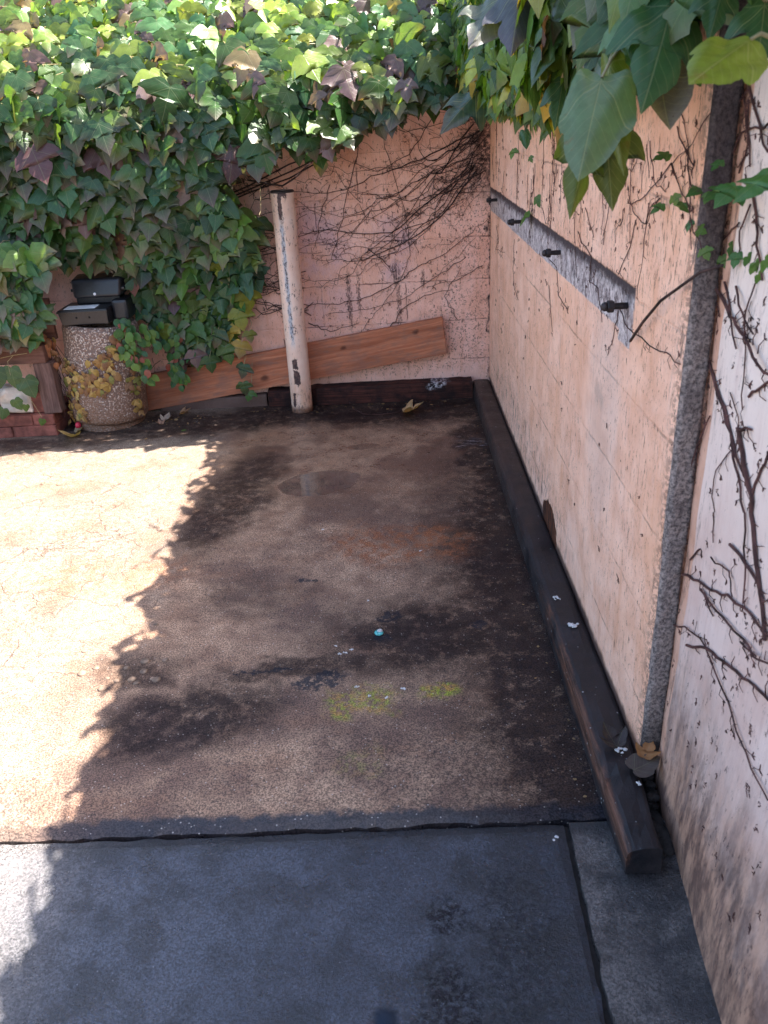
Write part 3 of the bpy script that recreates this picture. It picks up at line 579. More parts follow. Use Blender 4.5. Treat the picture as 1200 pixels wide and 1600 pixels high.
lid = b.build('lid', M['plastic'], t, bevel=.016, seg=4, smooth=True)
b = MB(); b.box(x0-.004, x1+.004, 3.657, 3.765, .612, .624); b.build('seam_band', M['plastic'], lid, bevel=.003)
b = MB(); b.lathe([(.006, 3.6385), (.006, 3.632), (.004, 3.631)], (-1.300, 0, .603), 14, 'y'); b.build('catch', M['label'], lid)

# ------------------------------------------------------------------ low brick kerb, rail and stone at the far left
t = MB()
for row in range(2):
    for i in range(7):
        x1 = -1.560 - i*.205 - (.10 if row else 0); x0 = x1-.197
        if row and i == 0: t.box(-1.655, -1.560, 3.521, 3.80, .053, .103)
        t.box(x0, x1, 3.521+RND.uniform(-.003, .003), 3.80, row*.053, row*.053+.050)
t.box(-3.05, -1.564, 3.528, 3.79, -.01, .101)
tag(t.build('brick_kerb', M['brick'], bevel=.004, sub=1, jit=.003), 'low red brick kerb under the wooden rail at the left edge', 'kerb')
t = thing('timber_frame', (-1.56, 3.56, .10), 'weathered reddish wooden rail and short post left of the concrete bin', 'frame')
b = MB(); b.box(-3.0, -1.535, 3.522, 3.60, .337, .412); b.build('rail', M['oldwood'], t, bevel=.005, sub=3, jit=.003)
b = MB(); b.box(-1.600, -1.520, 3.528, 3.595, .1045, .336); b.build('post', mat_board('grey_red_post', (.085,.045,.038), (.16,.095,.080), 2), t, bevel=.005, sub=3, jit=.003)
b = MB(); b.box(-3.0, -1.50, 3.605, 3.63, .42, .60); b.build('board', M['oldwood'], t, bevel=.004, sub=3, jit=.003)
b = MB(); b.box(-1.80, -1.655, 3.535, 3.64, .1045, .225)
tag(b.build('stone', M['stone'], bevel=.022, seg=3, sub=2, jit=.014), 'pale whitish stone block lying on the brick kerb', 'stone')
b = MB(); b.box(-1.655, -1.604, 3.55, 3.74, .1045, .200)
tag(b.build('loose_brick', M['brick'], bevel=.004, sub=1, jit=.002), 'loose red brick between the pale stone and the short wooden post', 'brick')

# ------------------------------------------------------------------ leaves
HALF = [(0,.0),(.11,.095),(.27,.13),(.39,.06),(.47,-.05),(.60,-.13),(.71,-.30),(.74,-.47),(.58,-.42),(.40,-.43),(.31,-.49),(.37,-.60),(.31,-.75),(.17,-.90),(.05,-1.06),(0,-1.12)]
TRIP = [(0,.0),(.13,.11),(.30,.13),(.45,.02),(.57,-.06),(.66,-.20),(.78,-.34),(.86,-.60),(.62,-.50),(.43,-.44),(.27,-.46),(.27,-.58),(.35,-.70),(.21,-.86),(.10,-1.0),(0,-1.18)]
WIDE = [(0,.0),(.15,.13),(.34,.15),(.50,.06),(.60,-.02),(.74,-.10),(.92,-.30),(.70,-.34),(.60,-.44),(.42,-.40),(.31,-.45),(.33,-.56),(.38,-.66),(.24,-.80),(.08,-.98),(0,-1.08)]
BROAD = [(0,.0),(.12,.09),(.30,.12),(.44,.04),(.51,-.10),(.56,-.26),(.57,-.42),(.51,-.52),(.43,-.56),(.40,-.64),(.34,-.78),(.22,-.92),(.10,-1.03),(.04,-1.09),(0,-1.13)]
OVAL = [(0,0),(.14,.04),(.30,-.05),(.40,-.22),(.43,-.42),(.38,-.62),(.26,-.80),(.12,-.95),(0,-1.05)]
def add_leaf(b, P, tip, nrm, size, col, tipcol, shape=HALF, fold=.25, curl=.3, rnd=RND, tipamt=1.0, width=1.0, rings=1, wv=None):
    t = Vector(tip).normalized(); n = Vector(nrm); n = (n - t*n.dot(t)).normalized(); s = t.cross(n)
    ph = rnd.uniform(0, 6.28); wav = wv or rnd.uniform(.02, .06); asym = rnd.uniform(.88, 1.12)
    def pt(u, v):
        au = abs(u); w = -v
        h = -fold*au*.8 - curl*(w*w)*.5 + wav*math.sin(9*au+ph+5*w)*min(1, au*3) - .10*max(0, au-.35)*curl*4
        return P + (s*u*width + t*w + n*h)*size
    K = len(shape)
    def colr(u, v):
        k = min(1, max(0, ((-v-.35)*.9 + abs(u)*.55)))*tipamt; k = k*k*(3-2*k)
        return tuple(a*(1-k)+c*k for a, c in zip(col, tipcol)) + (1,)
    n0 = len(b.v); mids = [shape[0][1]] + [max(-1.06, min(-.03, q[1]*.96-.02)) for q in shape[1:-1]] + [shape[-1][1]]
    mids = [min(mids[:i+1]) for i in range(K)]
    for v in mids: b.v.append(tuple(pt(0, v))); b.uv.append((0, v)); b.c.append(colr(0, v))
    for sg in (1, -1):
        prev = [n0+i for i in range(K)]
        for r in range(1, rings+1):
            f = r/rings; cur = []
            for i in range(K):
                if i in (0, K-1): cur.append(n0+i); continue
                u = shape[i][0]*f*(asym if sg > 0 else 2-asym)*sg; v = mids[i]+(shape[i][1]-mids[i])*f
                cur.append(len(b.v)); b.v.append(tuple(pt(u, v))); b.uv.append((u, v)); b.c.append(colr(u, v))
            for i in range(K-1):
                q = [prev[i], prev[i+1], cur[i+1], cur[i]]; q2 = []
                for x in q:
                    if x not in q2: q2.append(x)
                if len(q2) > 2: b.f.append(tuple(q2 if sg > 0 else q2[::-1]))
            prev = cur
def refine(shape):
    out = []; K = len(shape)
    for i in range(K-1):
        p0, p1, p2, p3 = shape[max(0, i-1)], shape[i], shape[i+1], shape[min(K-1, i+2)]
        for k in range(4):
            t = k/4; q = []
            for d in (0, 1): q.append(.5*(2*p1[d]+(p2[d]-p0[d])*t+(2*p0[d]-5*p1[d]+4*p2[d]-p3[d])*t*t+(3*p1[d]-p0[d]-3*p2[d]+p3[d])*t**3))
            out.append((max(0, q[0]+(.010 if k == 2 and 0 < i < K-2 else 0)), q[1]))
    return out+[shape[-1]]
GREEN = [(.032,.080,.024), (.025,.068,.026), (.045,.108,.026), (.065,.135,.024), (.030,.090,.036), (.085,.150,.026), (.038,.095,.022)]
PURP = [(.115,.062,.064), (.16,.095,.092), (.085,.042,.044), (.15,.07,.055), (.22,.15,.13)]
def leafcol(rnd, aut=.35, yellow=.08):
    r = rnd.random()
    if r < yellow: c = rnd.choice([(.26,.28,.035), (.20,.24,.03), (.30,.22,.04)])
    elif r < yellow + aut*.16: c = rnd.choice(PURP)
    else: c = rnd.choice(GREEN)
    j = rnd.uniform(.65, 1.35); c = tuple(a*j for a in c)
    tc = rnd.choice(PURP) if rnd.random() < aut else tuple(a*rnd.uniform(.8, 1.25) for a in c)
    return c, tc
def inpoly(x, y, P):
    c = False; j = len(P)-1
    for i in range(len(P)):
        if (P[i][1] > y) != (P[j][1] > y) and x < (P[j][0]-P[i][0])*(y-P[i][1])/(P[j][1]-P[i][1])+P[i][0]: c = not c
        j = i
    return c
def lerpn(a, b, t): return a+(b-a)*t

# --- ivy of the back wall
EDGE = [(.50,1.27),(.33,1.27),(.128,1.26),(-.02,1.20),(-.105,1.205),(-.20,1.13),(-.269,1.10),(-.36,1.18),(-.42,1.16),(-.52,1.09),(-.583,1.10),(-.68,1.07),(-.70,.97),(-.62,.85),(-.60,.70),(-.63,.57),(-.70,.47),(-.76,.33),(-.80,.27),(-.88,.26),(-.98,.27),(-1.08,.37),(-1.15,.50),(-1.14,.71),(-1.30,.745),(-1.46,.72),(-1.50,.52),(-1.56,.44),(-1.75,.42),(-3.0,.42),(-3.0,1.95),(.50,1.95)]
ivy = thing('climbing_ivy', (-.9, 3.84, 0), 'dense autumn tinged ivy covering the upper left of the back wall', 'ivy')
LV = random.Random(11); fb = MB(); stalks = MB()
def bulge(z):
    k = min(1, max(0, (z-.40)/.85)); return .07 + .28*k*k*(3-2*k) - .85*max(0, z-1.36)
for layer, (cnt, dmin, dk) in enumerate(((900, .060, .30), (1200, .050, .65), (2100, .038, 1.0))):
    pts = []; tries = 0
    while len(pts) < cnt and tries < 40000:
        tries += 1; x = LV.uniform(-2.7, .5); z = LV.uniform(.25, 1.93)
        if not inpoly(x, z, EDGE): continue
        if z > 1.62 and layer == 0: continue
        if any((x-a)**2+(z-c)**2 < dmin*dmin for a, c in pts): continue
        pts.append((x, z))
    pts.sort(key=lambda q: q[1])
    for x, z in pts:
        d = bulge(z)*dk*LV.uniform(.8, 1.12)
        if z > 1.70: y = LV.uniform(3.75, 4.35); z = min(z, 1.72+.12*(y-3.75)/.6+LV.uniform(-.03,.04))
        else: y = Y0-.03-d
        if x < -1.44 and z < .8: y = 3.50-.06*dk
        topk = min(1, max(0, (z-1.25)/.35))
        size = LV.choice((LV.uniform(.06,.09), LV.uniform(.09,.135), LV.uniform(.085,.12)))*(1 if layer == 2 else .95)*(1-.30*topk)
        if z < .5: size *= .8
        out = LV.gauss(-.1, .35); tip = Vector((LV.gauss(0, .34), LV.uniform(-.50, -.05), -1))
        nrm = Vector((LV.gauss(0, .55), -1, LV.uniform(-.05, .85)+.7*topk))
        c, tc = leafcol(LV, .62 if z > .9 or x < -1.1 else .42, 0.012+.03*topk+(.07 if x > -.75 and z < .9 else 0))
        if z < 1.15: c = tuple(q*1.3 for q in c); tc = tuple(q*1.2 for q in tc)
        if topk > .3 and c[1] > c[0] and c[1] < .2: kk = 1+1.7*topk; c = (c[0]*kk*1.35, c[1]*kk, c[2]*kk)  # crown leaves coloured brighter and yellower for the sun on them
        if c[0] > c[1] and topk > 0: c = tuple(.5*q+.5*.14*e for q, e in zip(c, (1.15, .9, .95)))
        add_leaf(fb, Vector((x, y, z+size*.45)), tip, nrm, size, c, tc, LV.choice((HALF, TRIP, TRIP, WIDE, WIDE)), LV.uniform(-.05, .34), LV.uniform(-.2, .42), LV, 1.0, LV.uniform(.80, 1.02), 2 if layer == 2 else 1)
        if LV.random() < .45: stalks.tube([Vector((x, y, z+size*.45)), Vector((x+LV.gauss(0,.02), y+.03, z+size*.45+.01)), Vector((x+LV.gauss(0,.04), min(Y0-.02, y+.09), z+size*.3+.02))], .0013, .0016, 4, False)
# hanging sprays along the lower edge
SPR = [(-.80,.36,.20,.085),(-.78,.28,.28,.08),(-.70,.30,.20,.075),(-.705,.20,.10,.065),(-.72,.115,.1,.06),(-.695,.08,.05,.05),(-.93,.27,.1,.075),(-.99,.24,.1,.06),(-.86,.24,.1,.07),(-.63,.62,.1,.11),(-.61,.76,.1,.12),(-.66,.52,.1,.10),(-.70,.44,.1,.09),(-.27,1.08,.1,.10),(-.56,.82,.1,.1),(-1.05,.40,.1,.07),(-1.03,.30,.1,.05),(-.66,.36,.1,.05),(-.36,1.14,.1,.12),(-.12,1.18,.1,.11)]
for x, z, _, sz in SPR:
    c, tc = leafcol(LV, .3, .25); add_leaf(fb, Vector((x, Y0-.13, z+sz*.5)), (LV.gauss(0,.2), -.15, -1), (LV.gauss(0,.3), -1, .3), sz, c, tc, HALF, .25, .3, LV)
    stalks.tube([(x, Y0-.13, z+sz*.5), (x+.01, Y0-.10, z+sz*.5+.03), (x+LV.gauss(0,.02), Y0-.05, z+sz*.5+.12)], .0012, .0016, 4, False)
fo = fb.build('foliage', M['leaf'], ivy, smooth=True)
stalks.build('leaf_stalks', M['stalk'], ivy)
# left edge leaves low by the rail
# --- bare stems on the back wall (leafless creeper) and behind the ivy
def wander(a, b, sag, n, rnd, amp, plane):
    out = []; o1, o2 = rnd.uniform(0, 99), rnd.uniform(0, 99)
    for i in range(n+1):
        t = i/n; u = a[0]+(b[0]-a[0])*t; v = a[1]+(b[1]-a[1])*t - sag*4*t*(1-t)
        k = min(1, 5*t)*1.0; u += amp*mnoise.noise((t*4, o1, 0))*k; v += amp*mnoise.noise((t*4, o2, 3))*k + amp*.25*mnoise.noise((t*15, o2, 8))
        out.append((u, v))
    return out
def lay(b, pts, r0, r1, plane, rnd, twigs=1.0, off=.004, k=5):
    # plane maps (u, v, out) to a point
    lift = rnd.choice((0, 0, .004, .010)); P = [plane(u, v, off+r0*.5+(.003+lift)*abs(mnoise.noise((u*12, v*12, r0*900)))) for u, v in pts]; b.tube(P, r0, r1, k)
    for i in range(1, len(pts)-1):
        (ua, va), (ub, vb) = pts[i], pts[i+1]; seg = math.hypot(ub-ua, vb-va)
        for _ in range(int(seg*26*twigs + rnd.random())):
            t = rnd.random(); u, v = ua+(ub-ua)*t, va+(vb-va)*t; an = math.atan2(vb-va, ub-ua) + rnd.choice((-1, 1))*rnd.uniform(.5, 1.5); ln = rnd.uniform(.006, .028)
            e = (u+math.cos(an)*ln, v+math.sin(an)*ln); m_ = ((u+e[0])/2+rnd.gauss(0,.003), (v+e[1])/2+rnd.gauss(0,.003))
            b.tube([plane(u, v, off+.001), plane(*m_, off+.004), plane(*e, off)], r0*.45, .0005, 4, False)
            if rnd.random() < .5:
                for q in range(4):
                    a2 = an+rnd.uniform(-1.3, 1.3); l2 = rnd.uniform(.003, .010); b.tube([plane(*e, off), plane(e[0]+math.cos(a2)*l2, e[1]+math.sin(a2)*l2, off)], .0009, .0007, 4, True)
back = lambda u, v, o: Vector((u, Y0-o, v)); blk = lambda u, v, o: Vector((X0-o, u, v)); pal = lambda u, v, o: Vector((min(pale_x(u, v), pale_x(u, v)-.0)-o, u, v))
bv = thing('bare_vine', (.44, Y0, 0), 'leafless dark vine stems fanning over the back wall from its corner', 'vine')
VR = random.Random(5); b = MB()
ENDS = [(-.58,1.02,.05),(-.50,.95,.10),(-.40,.80,.10),(-.32,.72,.08),(-.30,.62,.06),(-.42,.66,.11),(-.25,.60,.02),(-.10,.86,.10),(-.20,1.04,.06),(.0,1.12,.05),(-.62,.88,.14),(-.55,.62,.12),(-.35,.52,.05),(-.08,.55,.03),(-.45,.90,.08),(-.15,.95,.12),(.12,.98,.06),(-.28,.88,.09),(-.60,.75,.06),(-.5,.70,.10),(.05,1.18,.02),(-.4,1.06,.08)]
for i, (u, v, s) in enumerate(ENDS):
    a = (VR.uniform(.36, .447), VR.uniform(1.0, 1.22)); lay(b, wander(a, (u+VR.gauss(0,.03), v+VR.gauss(0,.03)), s+VR.gauss(.02,.03), 26, VR, .10 if i % 5 else .05, 0), (.0032 if i % 5 == 0 else VR.uniform(.0009, .0020)), .0006, back, VR, .8)
for i in range(46):      # tangle at the corner
    a = (VR.uniform(.40, .449), VR.uniform(.93, 1.25)); an = VR.uniform(2.2, 4.2); ln = VR.uniform(.06, .30)
    lay(b, wander(a, (a[0]+math.cos(an)*ln, a[1]+math.sin(an)*ln), VR.uniform(0, .03), 8, VR, .05, 0), VR.uniform(.0006, .0013), .0005, back, VR, .5)
PATHS = [[(-.03,1.22),(.02,1.05),(.075,.85),(.09,.66),(.035,.55),(-.05,.44),(-.13,.36),(-.17,.31)],[(.035,.55),(-.10,.49),(-.25,.46),(-.42,.47),(-.55,.45)],[(.035,.55),(.12,.61),(.22,.65),(.36,.74),(.44,.80)],[(-.10,1.17),(-.16,.98),(-.22,.80),(-.27,.66)],[(.34,.64),(.20,.56),(.05,.47),(-.12,.43),(-.3,.42)],[(.42,.60),(.30,.54),(.16,.52)],[(-.25,.98),(-.31,.83),(-.34,.72)],
         [(.30,.36),(.24,.47),(.32,.60)],[(-.10,.70),(-.03,.64),(.01,.59)],[(-.4,.38),(-.3,.335),(-.16,.37)],[(-.02,.34),(.04,.42),(.15,.48),(.28,.50)],[(.02,.20),(-.03,.155),(-.1,.17)],[(.22,1.24),(.10,1.08),(-.04,1.02),(-.2,1.09)],[(-.08,1.24),(.09,1.17),(.26,1.20),(.4,1.14)]]
for P in PATHS:
    q = []
    for (a, c) in zip(P, P[1:]): q += wander(a, c, 0, 5, VR, .012, 0)[:-1]
    q.append(P[-1]); lay(b, q, VR.uniform(.0013, .0024), .0008, back, VR, 1.2)
for i in range(34):      # fine crossing runners
    a = (VR.uniform(-.38, .42), VR.uniform(.55, 1.2)); an = VR.gauss(3.35, .55); ln = VR.uniform(.08, .35)
    lay(b, wander(a, (a[0]+math.cos(an)*ln, a[1]+math.sin(an)*ln), VR.gauss(.0, .02), 8, VR, .05, 0), VR.uniform(.0006, .0011), .0004, back, VR, 1.0, .002)
for i in range(34):      # dense runners between ivy and post
    a = (VR.uniform(-.52, -.36), VR.uniform(.40, 1.10)); c = (VR.uniform(-.85, -.62), a[1]+VR.gauss(.02, .09))
    lay(b, wander(a, c, VR.gauss(.01, .02), 10, VR, .06, 0), VR.uniform(.0009, .0026), .0008, back, VR, 1.1)
for i in range(40):
    a = (VR.uniform(-1.15, -.6), VR.uniform(.18, .75)); an = VR.gauss(3.2, .6); ln = VR.uniform(.1, .3)
    lay(b, wander(a, (a[0]+math.cos(an)*ln, a[1]+math.sin(an)*ln), VR.gauss(.0, .02), 8, VR, .05, 0), VR.uniform(.0009, .002), .0006, back, VR, .8)
b.tube([(-.60,3.80,1.02),(-.49,3.74,1.0),(-.44,3.70,.995),(-.39,3.72,1.02),(-.30,3.78,1.09),(-.2,3.82,1.14)], .004, .0035, 6)
for dz in (.0, .015, -.012): b.tube([(-.75,3.82,.93+dz),(-.60,3.815,.98+dz),(-.42,3.82,1.04+dz*2),(-.26,3.82,1.10+dz),(-.12,3.83,1.2+dz)], .0035, .003, 6)
b.build('stems', M['vine'], bv)
PALE= [(2.4, [(1.311, 1.003), (1.256, 0.981), (1.207, 0.966), (1.166, 0.952), (1.117, 0.939), (1.07, 0.925), (1.016, 0.91)]), (1.5, [(1.237, 0.999), (1.21, 0.974), (1.155, 0.92)]), (1.5, [(1.195, 1.0), (1.141, 0.975), (1.106, 0.953)]), (1, [(1.129, 1.017), (1.141, 0.975), (1.12, 0.902), (1.098, 0.848)]), (2, [(1.311, 0.876), (1.234, 0.859), (1.176, 0.824), (1.118, 0.782), (1.089, 0.751), (1.051, 0.71)]), (2, [(1.291, 0.884), (1.217, 0.848), (1.171, 0.828), (1.103, 0.775), (1.037, 0.747)]), (3.4, [(1.107, 0.818), (1.074, 0.775), (1.035, 0.743), (1.03, 0.72), (0.995, 0.676), (0.963, 0.631), (0.919, 0.581)]), (2.4, [(1.112, 0.815), (1.066, 0.83)]), (2, [(1.036, 0.745), (1.021, 0.79), (1.004, 0.827)]), (2, [(1.091, 0.869), (1.058, 0.893), (1.019, 0.918)]), (0.7, [(1.118, 0.782), (1.173, 0.723), (1.178, 0.676), (1.158, 0.658)]), (0.7, [(1.156, 0.855), (1.115, 0.832), (1.108, 0.82)]), (1.4, [(1.051, 0.71), (1.017, 0.638), (1.001, 0.588)]), (2.4, [(1.086, 0.639), (1.044, 0.643), (0.982, 0.64), (0.945, 0.626)]), (2.2, [(1.253, 0.488), (1.188, 0.514), (1.134, 0.529), (1.07, 0.56), (1.005, 0.58), (0.947, 0.588), (0.899, 0.595)]), (1.2, [(1.14, 0.587), (1.088, 0.593), (1.063, 0.594), (1.038, 0.576)]), (1.8, [(1.171, 0.508), (1.1, 0.513), (1.016, 0.531), (0.932, 0.548), (0.887, 0.563)]), (1.4, [(1.171, 0.508), (1.108, 0.496)]), (2.4, [(1.192, 0.38), (1.114, 0.429), (1.041, 0.457), (0.964, 0.483), (0.915, 0.501), (0.869, 0.513)]), (1.3, [(1.276, 0.368), (1.209, 0.408), (1.144, 0.428), (1.084, 0.425), (0.999, 0.413), (0.921, 0.397), (0.884, 0.386), (0.823, 0.388)]), (1.6, [(1.233, 0.529), (1.199, 0.569)]), (0.8, [(1.163, 0.655), (1.147, 0.609)]), (1.3, [(0.992, 0.528), (0.932, 0.546)]), (1.4, [(1.277, 1.278), (1.229, 1.205), (1.196, 1.159)]), (1.2, [(1.32, 1.254), (1.315, 1.204), (1.299, 1.14), (1.318, 1.082), (1.264, 1.059)]), (1.6, [(1.256, 1.268), (1.189, 1.212), (1.165, 1.187), (1.112, 1.171)]), (1.3, [(1.236, 1.24), (1.221, 1.186), (1.236, 1.148)]), (1.5, [(1.146, 1.214), (1.182, 1.206), (1.243, 1.199), (1.27, 1.163)]), (1.8, [(1.179, 1.128), (1.155, 1.09), (1.131, 1.052), (1.111, 1.024)]), (1.2, [(1.179, 1.112), (1.204, 1.075), (1.203, 1.041)]), (1, [(1.213, 1.085), (1.248, 1.066), (1.295, 1.036)]), (1.3, [(1.284, 1.284), (1.292, 1.241), (1.305, 1.212), (1.272, 1.184), (1.284, 1.15)]), (1.2, [(1.24, 1.252), (1.286, 1.225), (1.307, 1.183), (1.306, 1.144)]), (1.1, [(1.285, 0.924), (1.273, 0.879), (1.289, 0.827), (1.286, 0.773), (1.272, 0.684), (1.271, 0.633)]), (1.1, [(1.271, 1.024), (1.273, 0.971), (1.238, 0.947)]), (1.1, [(1.226, 0.793), (1.257, 0.733), (1.263, 0.681)])]
BLK= [(1.3, [(1.335, 1.176), (1.31, 1.142), (1.279, 1.113)]), (1.5, [(1.39, 1.207), (1.334, 1.171), (1.3, 1.156)]), (1.3, [(1.404, 1.155), (1.461, 1.12), (1.554, 1.086), (1.613, 1.073)]), (1.2, [(1.404, 1.155), (1.356, 1.127), (1.303, 1.1), (1.271, 1.067), (1.23, 1.048)]), (1.2, [(1.526, 1.183), (1.471, 1.124), (1.415, 1.111)]), (1, [(1.514, 1.05), (1.493, 1.079), (1.445, 1.099)]), (1, [(1.534, 1.178), (1.499, 1.127)]), (1, [(1.381, 1.227), (1.331, 1.185), (1.295, 1.098), (1.273, 1.042)]), (1, [(1.253, 1.227), (1.31, 1.185), (1.396, 1.155)]), (1.1, [(1.514, 1.05), (1.574, 1.059), (1.619, 1.078), (1.636, 1.1)]), (1.1, [(1.571, 1.051), (1.597, 1.001), (1.666, 0.937)]), (1.4, [(1.637, 0.875), (1.575, 0.854), (1.428, 0.857), (1.337, 0.868), (1.262, 0.869)]), (1, [(1.647, 0.87), (1.667, 0.817), (1.702, 0.764)]), (1.3, [(2.399, 0.851), (2.286, 0.845), (2.251, 0.78), (2.147, 0.77), (2.116, 0.761)]), (1, [(2.396, 0.78), (2.315, 0.666)]), (1.2, [(1.984, 1.031), (1.932, 1.002), (1.882, 0.979)]), (1.1, [(1.771, 1.058), (1.799, 0.975)]), (1.2, [(2.05, 0.971), (1.996, 0.951), (1.9, 0.935), (1.9, 0.879), (1.821, 0.881), (1.77, 0.818)]), (1.1, [(3.614, 0.8), (3.536, 0.756), (3.633, 0.7), (3.347, 0.73)]), (1.2, [(2.433, 1.022), (2.399, 0.967), (2.404, 0.935)]), (0.9, [(2.744, 1.04), (2.759, 0.95)]), (1, [(2.544, 0.976), (2.476, 0.938)]), (1, [(3.09, 0.815), (3.096, 0.709), (3.069, 0.644), (2.955, 0.624)]), (1, [(1.443, 1.099), (1.485, 1.073), (1.505, 1.051)])]
BIG= [((0.2948, 1.2444, 1.2763), (-0.2965, -0.6428, -0.7063), (-0.2224, -0.8546, 0.541), 0.1417, 0.92, (0.12, 0.2, 0.1), (0.13, 0.19, 0.13), 'B', 0.18, 0.12, (0.0549, 0.0918, 0.0484)), ((0.3145, 1.2888, 1.2979), (0.0401, -0.4952, -0.8679), (-0.572, -0.8545, 0.5592), 0.1414, 0.42, (0.13, 0.18, 0.03), (0.16, 0.19, 0.03), 'B', 0.3, 0.15, (0.0468, 0.0889, 0.0429)), ((0.2969, 1.2963, 1.2229), (-0.255, -0.5508, -0.7948), (0.2223, -0.8986, 0.4279), 0.1315, 0.62, (0.1, 0.145, 0.03), (0.13, 0.15, 0.03), 'H', 0.3, 0.15, (0.0271, 0.0876, 0.0413)), ((0.3207, 1.3193, 1.2231), (0.0271, -0.506, -0.8621), (-0.0773, -0.8985, 0.4435), 0.1197, 0.85, (0.075, 0.11, 0.035), (0.12, 0.14, 0.04), 'H', 0.25, 0.1, (0.0282, 0.088, 0.042)), ((0.3866, 1.2983, 1.2907), (-0.0749, -0.6939, -0.7161), (-0.0727, -0.8546, 0.5332), 0.1203, 0.95, (0.13, 0.13, 0.11), (0.2, 0.17, 0.15), 'B', -0.35, -0.3, (0.0382, 0.0815, 0.051)), ((0.3869, 1.2652, 1.3597), (-0.3129, -0.639, -0.7027), (0.1364, -0.7669, 0.7023), 0.1429, 0.95, (0.05, 0.13, 0.05), (0.07, 0.14, 0.06), 'H', 0.35, 0.3, (0.0461, 0.0741, 0.0354)), ((0.3587, 1.2792, 1.3443), (-0.1703, -0.4354, -0.884), (0.0319, -0.8108, 0.6178), 0.0643, 1.0, (0.045, 0.11, 0.045), (0.03, 0.08, 0.05), 'H', 0.3, 0.3, (0.027, 0.0739, 0.0361)), ((0.3883, 0.9906, 1.2987), (-0.677, -0.6882, -0.2609), (-0.0609, -0.7449, 0.7576), 0.1137, 0.85, (0.17, 0.24, 0.035), (0.15, 0.22, 0.03), 'B', 0.25, 0.1, (0.0302, -0.0006, -0.0028)), ((0.448, 1.1128, 1.3409), (-0.2328, -0.628, -0.7425), (-0.1678, -0.8107, 0.6282), 0.0793, 1.0, (0.045, 0.11, 0.045), (0.04, 0.09, 0.06), 'H', 0.25, 0.2, (0.0309, 0.0486, 0.0296)), ((0.4217, 1.18, 1.3659), (-0.2934, -0.425, -0.8563), (-0.068, -0.8107, 0.623), 0.0583, 1.0, (0.045, 0.11, 0.04), (0.04, 0.09, 0.05), 'H', 0.3, 0.2, (0.0222, 0.0495, 0.032)), ((0.2487, 1.8799, 1.4407), (-0.5433, -0.6559, -0.524), (-0.0633, -0.7669, 0.7127), 0.1333, 1.0, (0.1, 0.14, 0.1), (0.15, 0.11, 0.15), 'H', 0.3, 0.2, (0.0247, 0.0933, 0.0531)), ((0.2723, 1.8318, 1.455), (-0.2024, -0.6963, -0.6887), (-0.068, -0.8107, 0.623), 0.145, 0.8, (0.09, 0.11, 0.12), (0.14, 0.11, 0.16), 'H', 0.35, 0.2, (0.0255, 0.093, 0.0525)), ((0.3486, 1.6708, 1.4176), (0.0794, -0.5594, -0.8251), (-0.1725, -0.8546, 0.5384), 0.1297, 0.75, (0.045, 0.055, 0.045), (0.11, 0.085, 0.1), 'H', 0.3, 0.2, (0.0285, 0.0909, 0.048)), ((0.3738, 1.5908, 1.4119), (-0.2498, -0.6536, -0.7144), (0.0319, -0.8108, 0.6178), 0.069, 1.1, (0.08, 0.12, 0.1), (0.06, 0.12, 0.05), 'H', 0.3, 0.2, (0.0297, 0.0901, 0.0462)), ((0.3698, 1.9131, 1.3885), (-0.1533, -0.6083, -0.7787), (-0.1725, -0.8546, 0.5384), 0.1376, 0.55, (0.06, 0.16, 0.04), (0.07, 0.15, 0.03), 'B', 0.3, 0.2, (0.0293, 0.0931, 0.0524)), ((0.3632, 1.9536, 1.3577), (-0.2934, -0.7139, -0.6358), (-0.068, -0.8107, 0.623), 0.104, 0.85, (0.045, 0.14, 0.05), (0.05, 0.14, 0.04), 'B', 0.3, 0.2, (0.0291, 0.0931, 0.0525)), ((0.3425, 1.7519, 1.2876), (-0.2288, -0.6026, -0.7646), (-0.0727, -0.8546, 0.5332), 0.0921, 0.7, (0.05, 0.12, 0.06), (0.06, 0.12, 0.05), 'H', 0.3, 0.2, (0.0282, 0.0899, 0.046)), ((0.3222, 1.8662, 1.4087), (-0.305, -0.6611, -0.6855), (-0.068, -0.8107, 0.623), 0.0646, 1.0, (0.06, 0.14, 0.07), (0.05, 0.11, 0.07), 'B', 0.3, 0.2, (0.0275, 0.0928, 0.0519)), ((0.2984, 2.921, 1.2908), (-0.6519, -0.5645, -0.5063), (-0.0633, -0.7669, 0.7127), 0.1711, 0.9, (0.05, 0.11, 0.075), (0.14, 0.1, 0.11), 'H', 0.3, 0.2, (0.0255, 0.0857, 0.0374)), ((0.3726, 1.4061, 1.3301), (-0.3397, -0.6483, -0.6815), (-0.1678, -0.8107, 0.6282), 0.0671, 0.8, (0.12, 0.17, 0.03), (0.1, 0.16, 0.03), 'B', 0.3, 0.2, (0.0302, 0.0867, 0.0394)), ((0.3555, 1.4119, 1.3885), (0.1635, -0.4292, -0.8883), (0.0319, -0.8108, 0.6178), 0.0622, 1.0, (0.045, 0.1, 0.04), (0.045, 0.1, 0.04), 'H', 0.3, 0.2, (0.0295, 0.0879, 0.0418)), ((0.3423, 2.2056, 1.1911), (0.0638, -0.4362, -0.8976), (0.0272, -0.8547, 0.528), 0.0394, 1.0, (0.06, 0.15, 0.09), (0.06, 0.15, 0.09), 'B', 0.2, 0.1, (0.0175, 0.0732, 0.0124))]
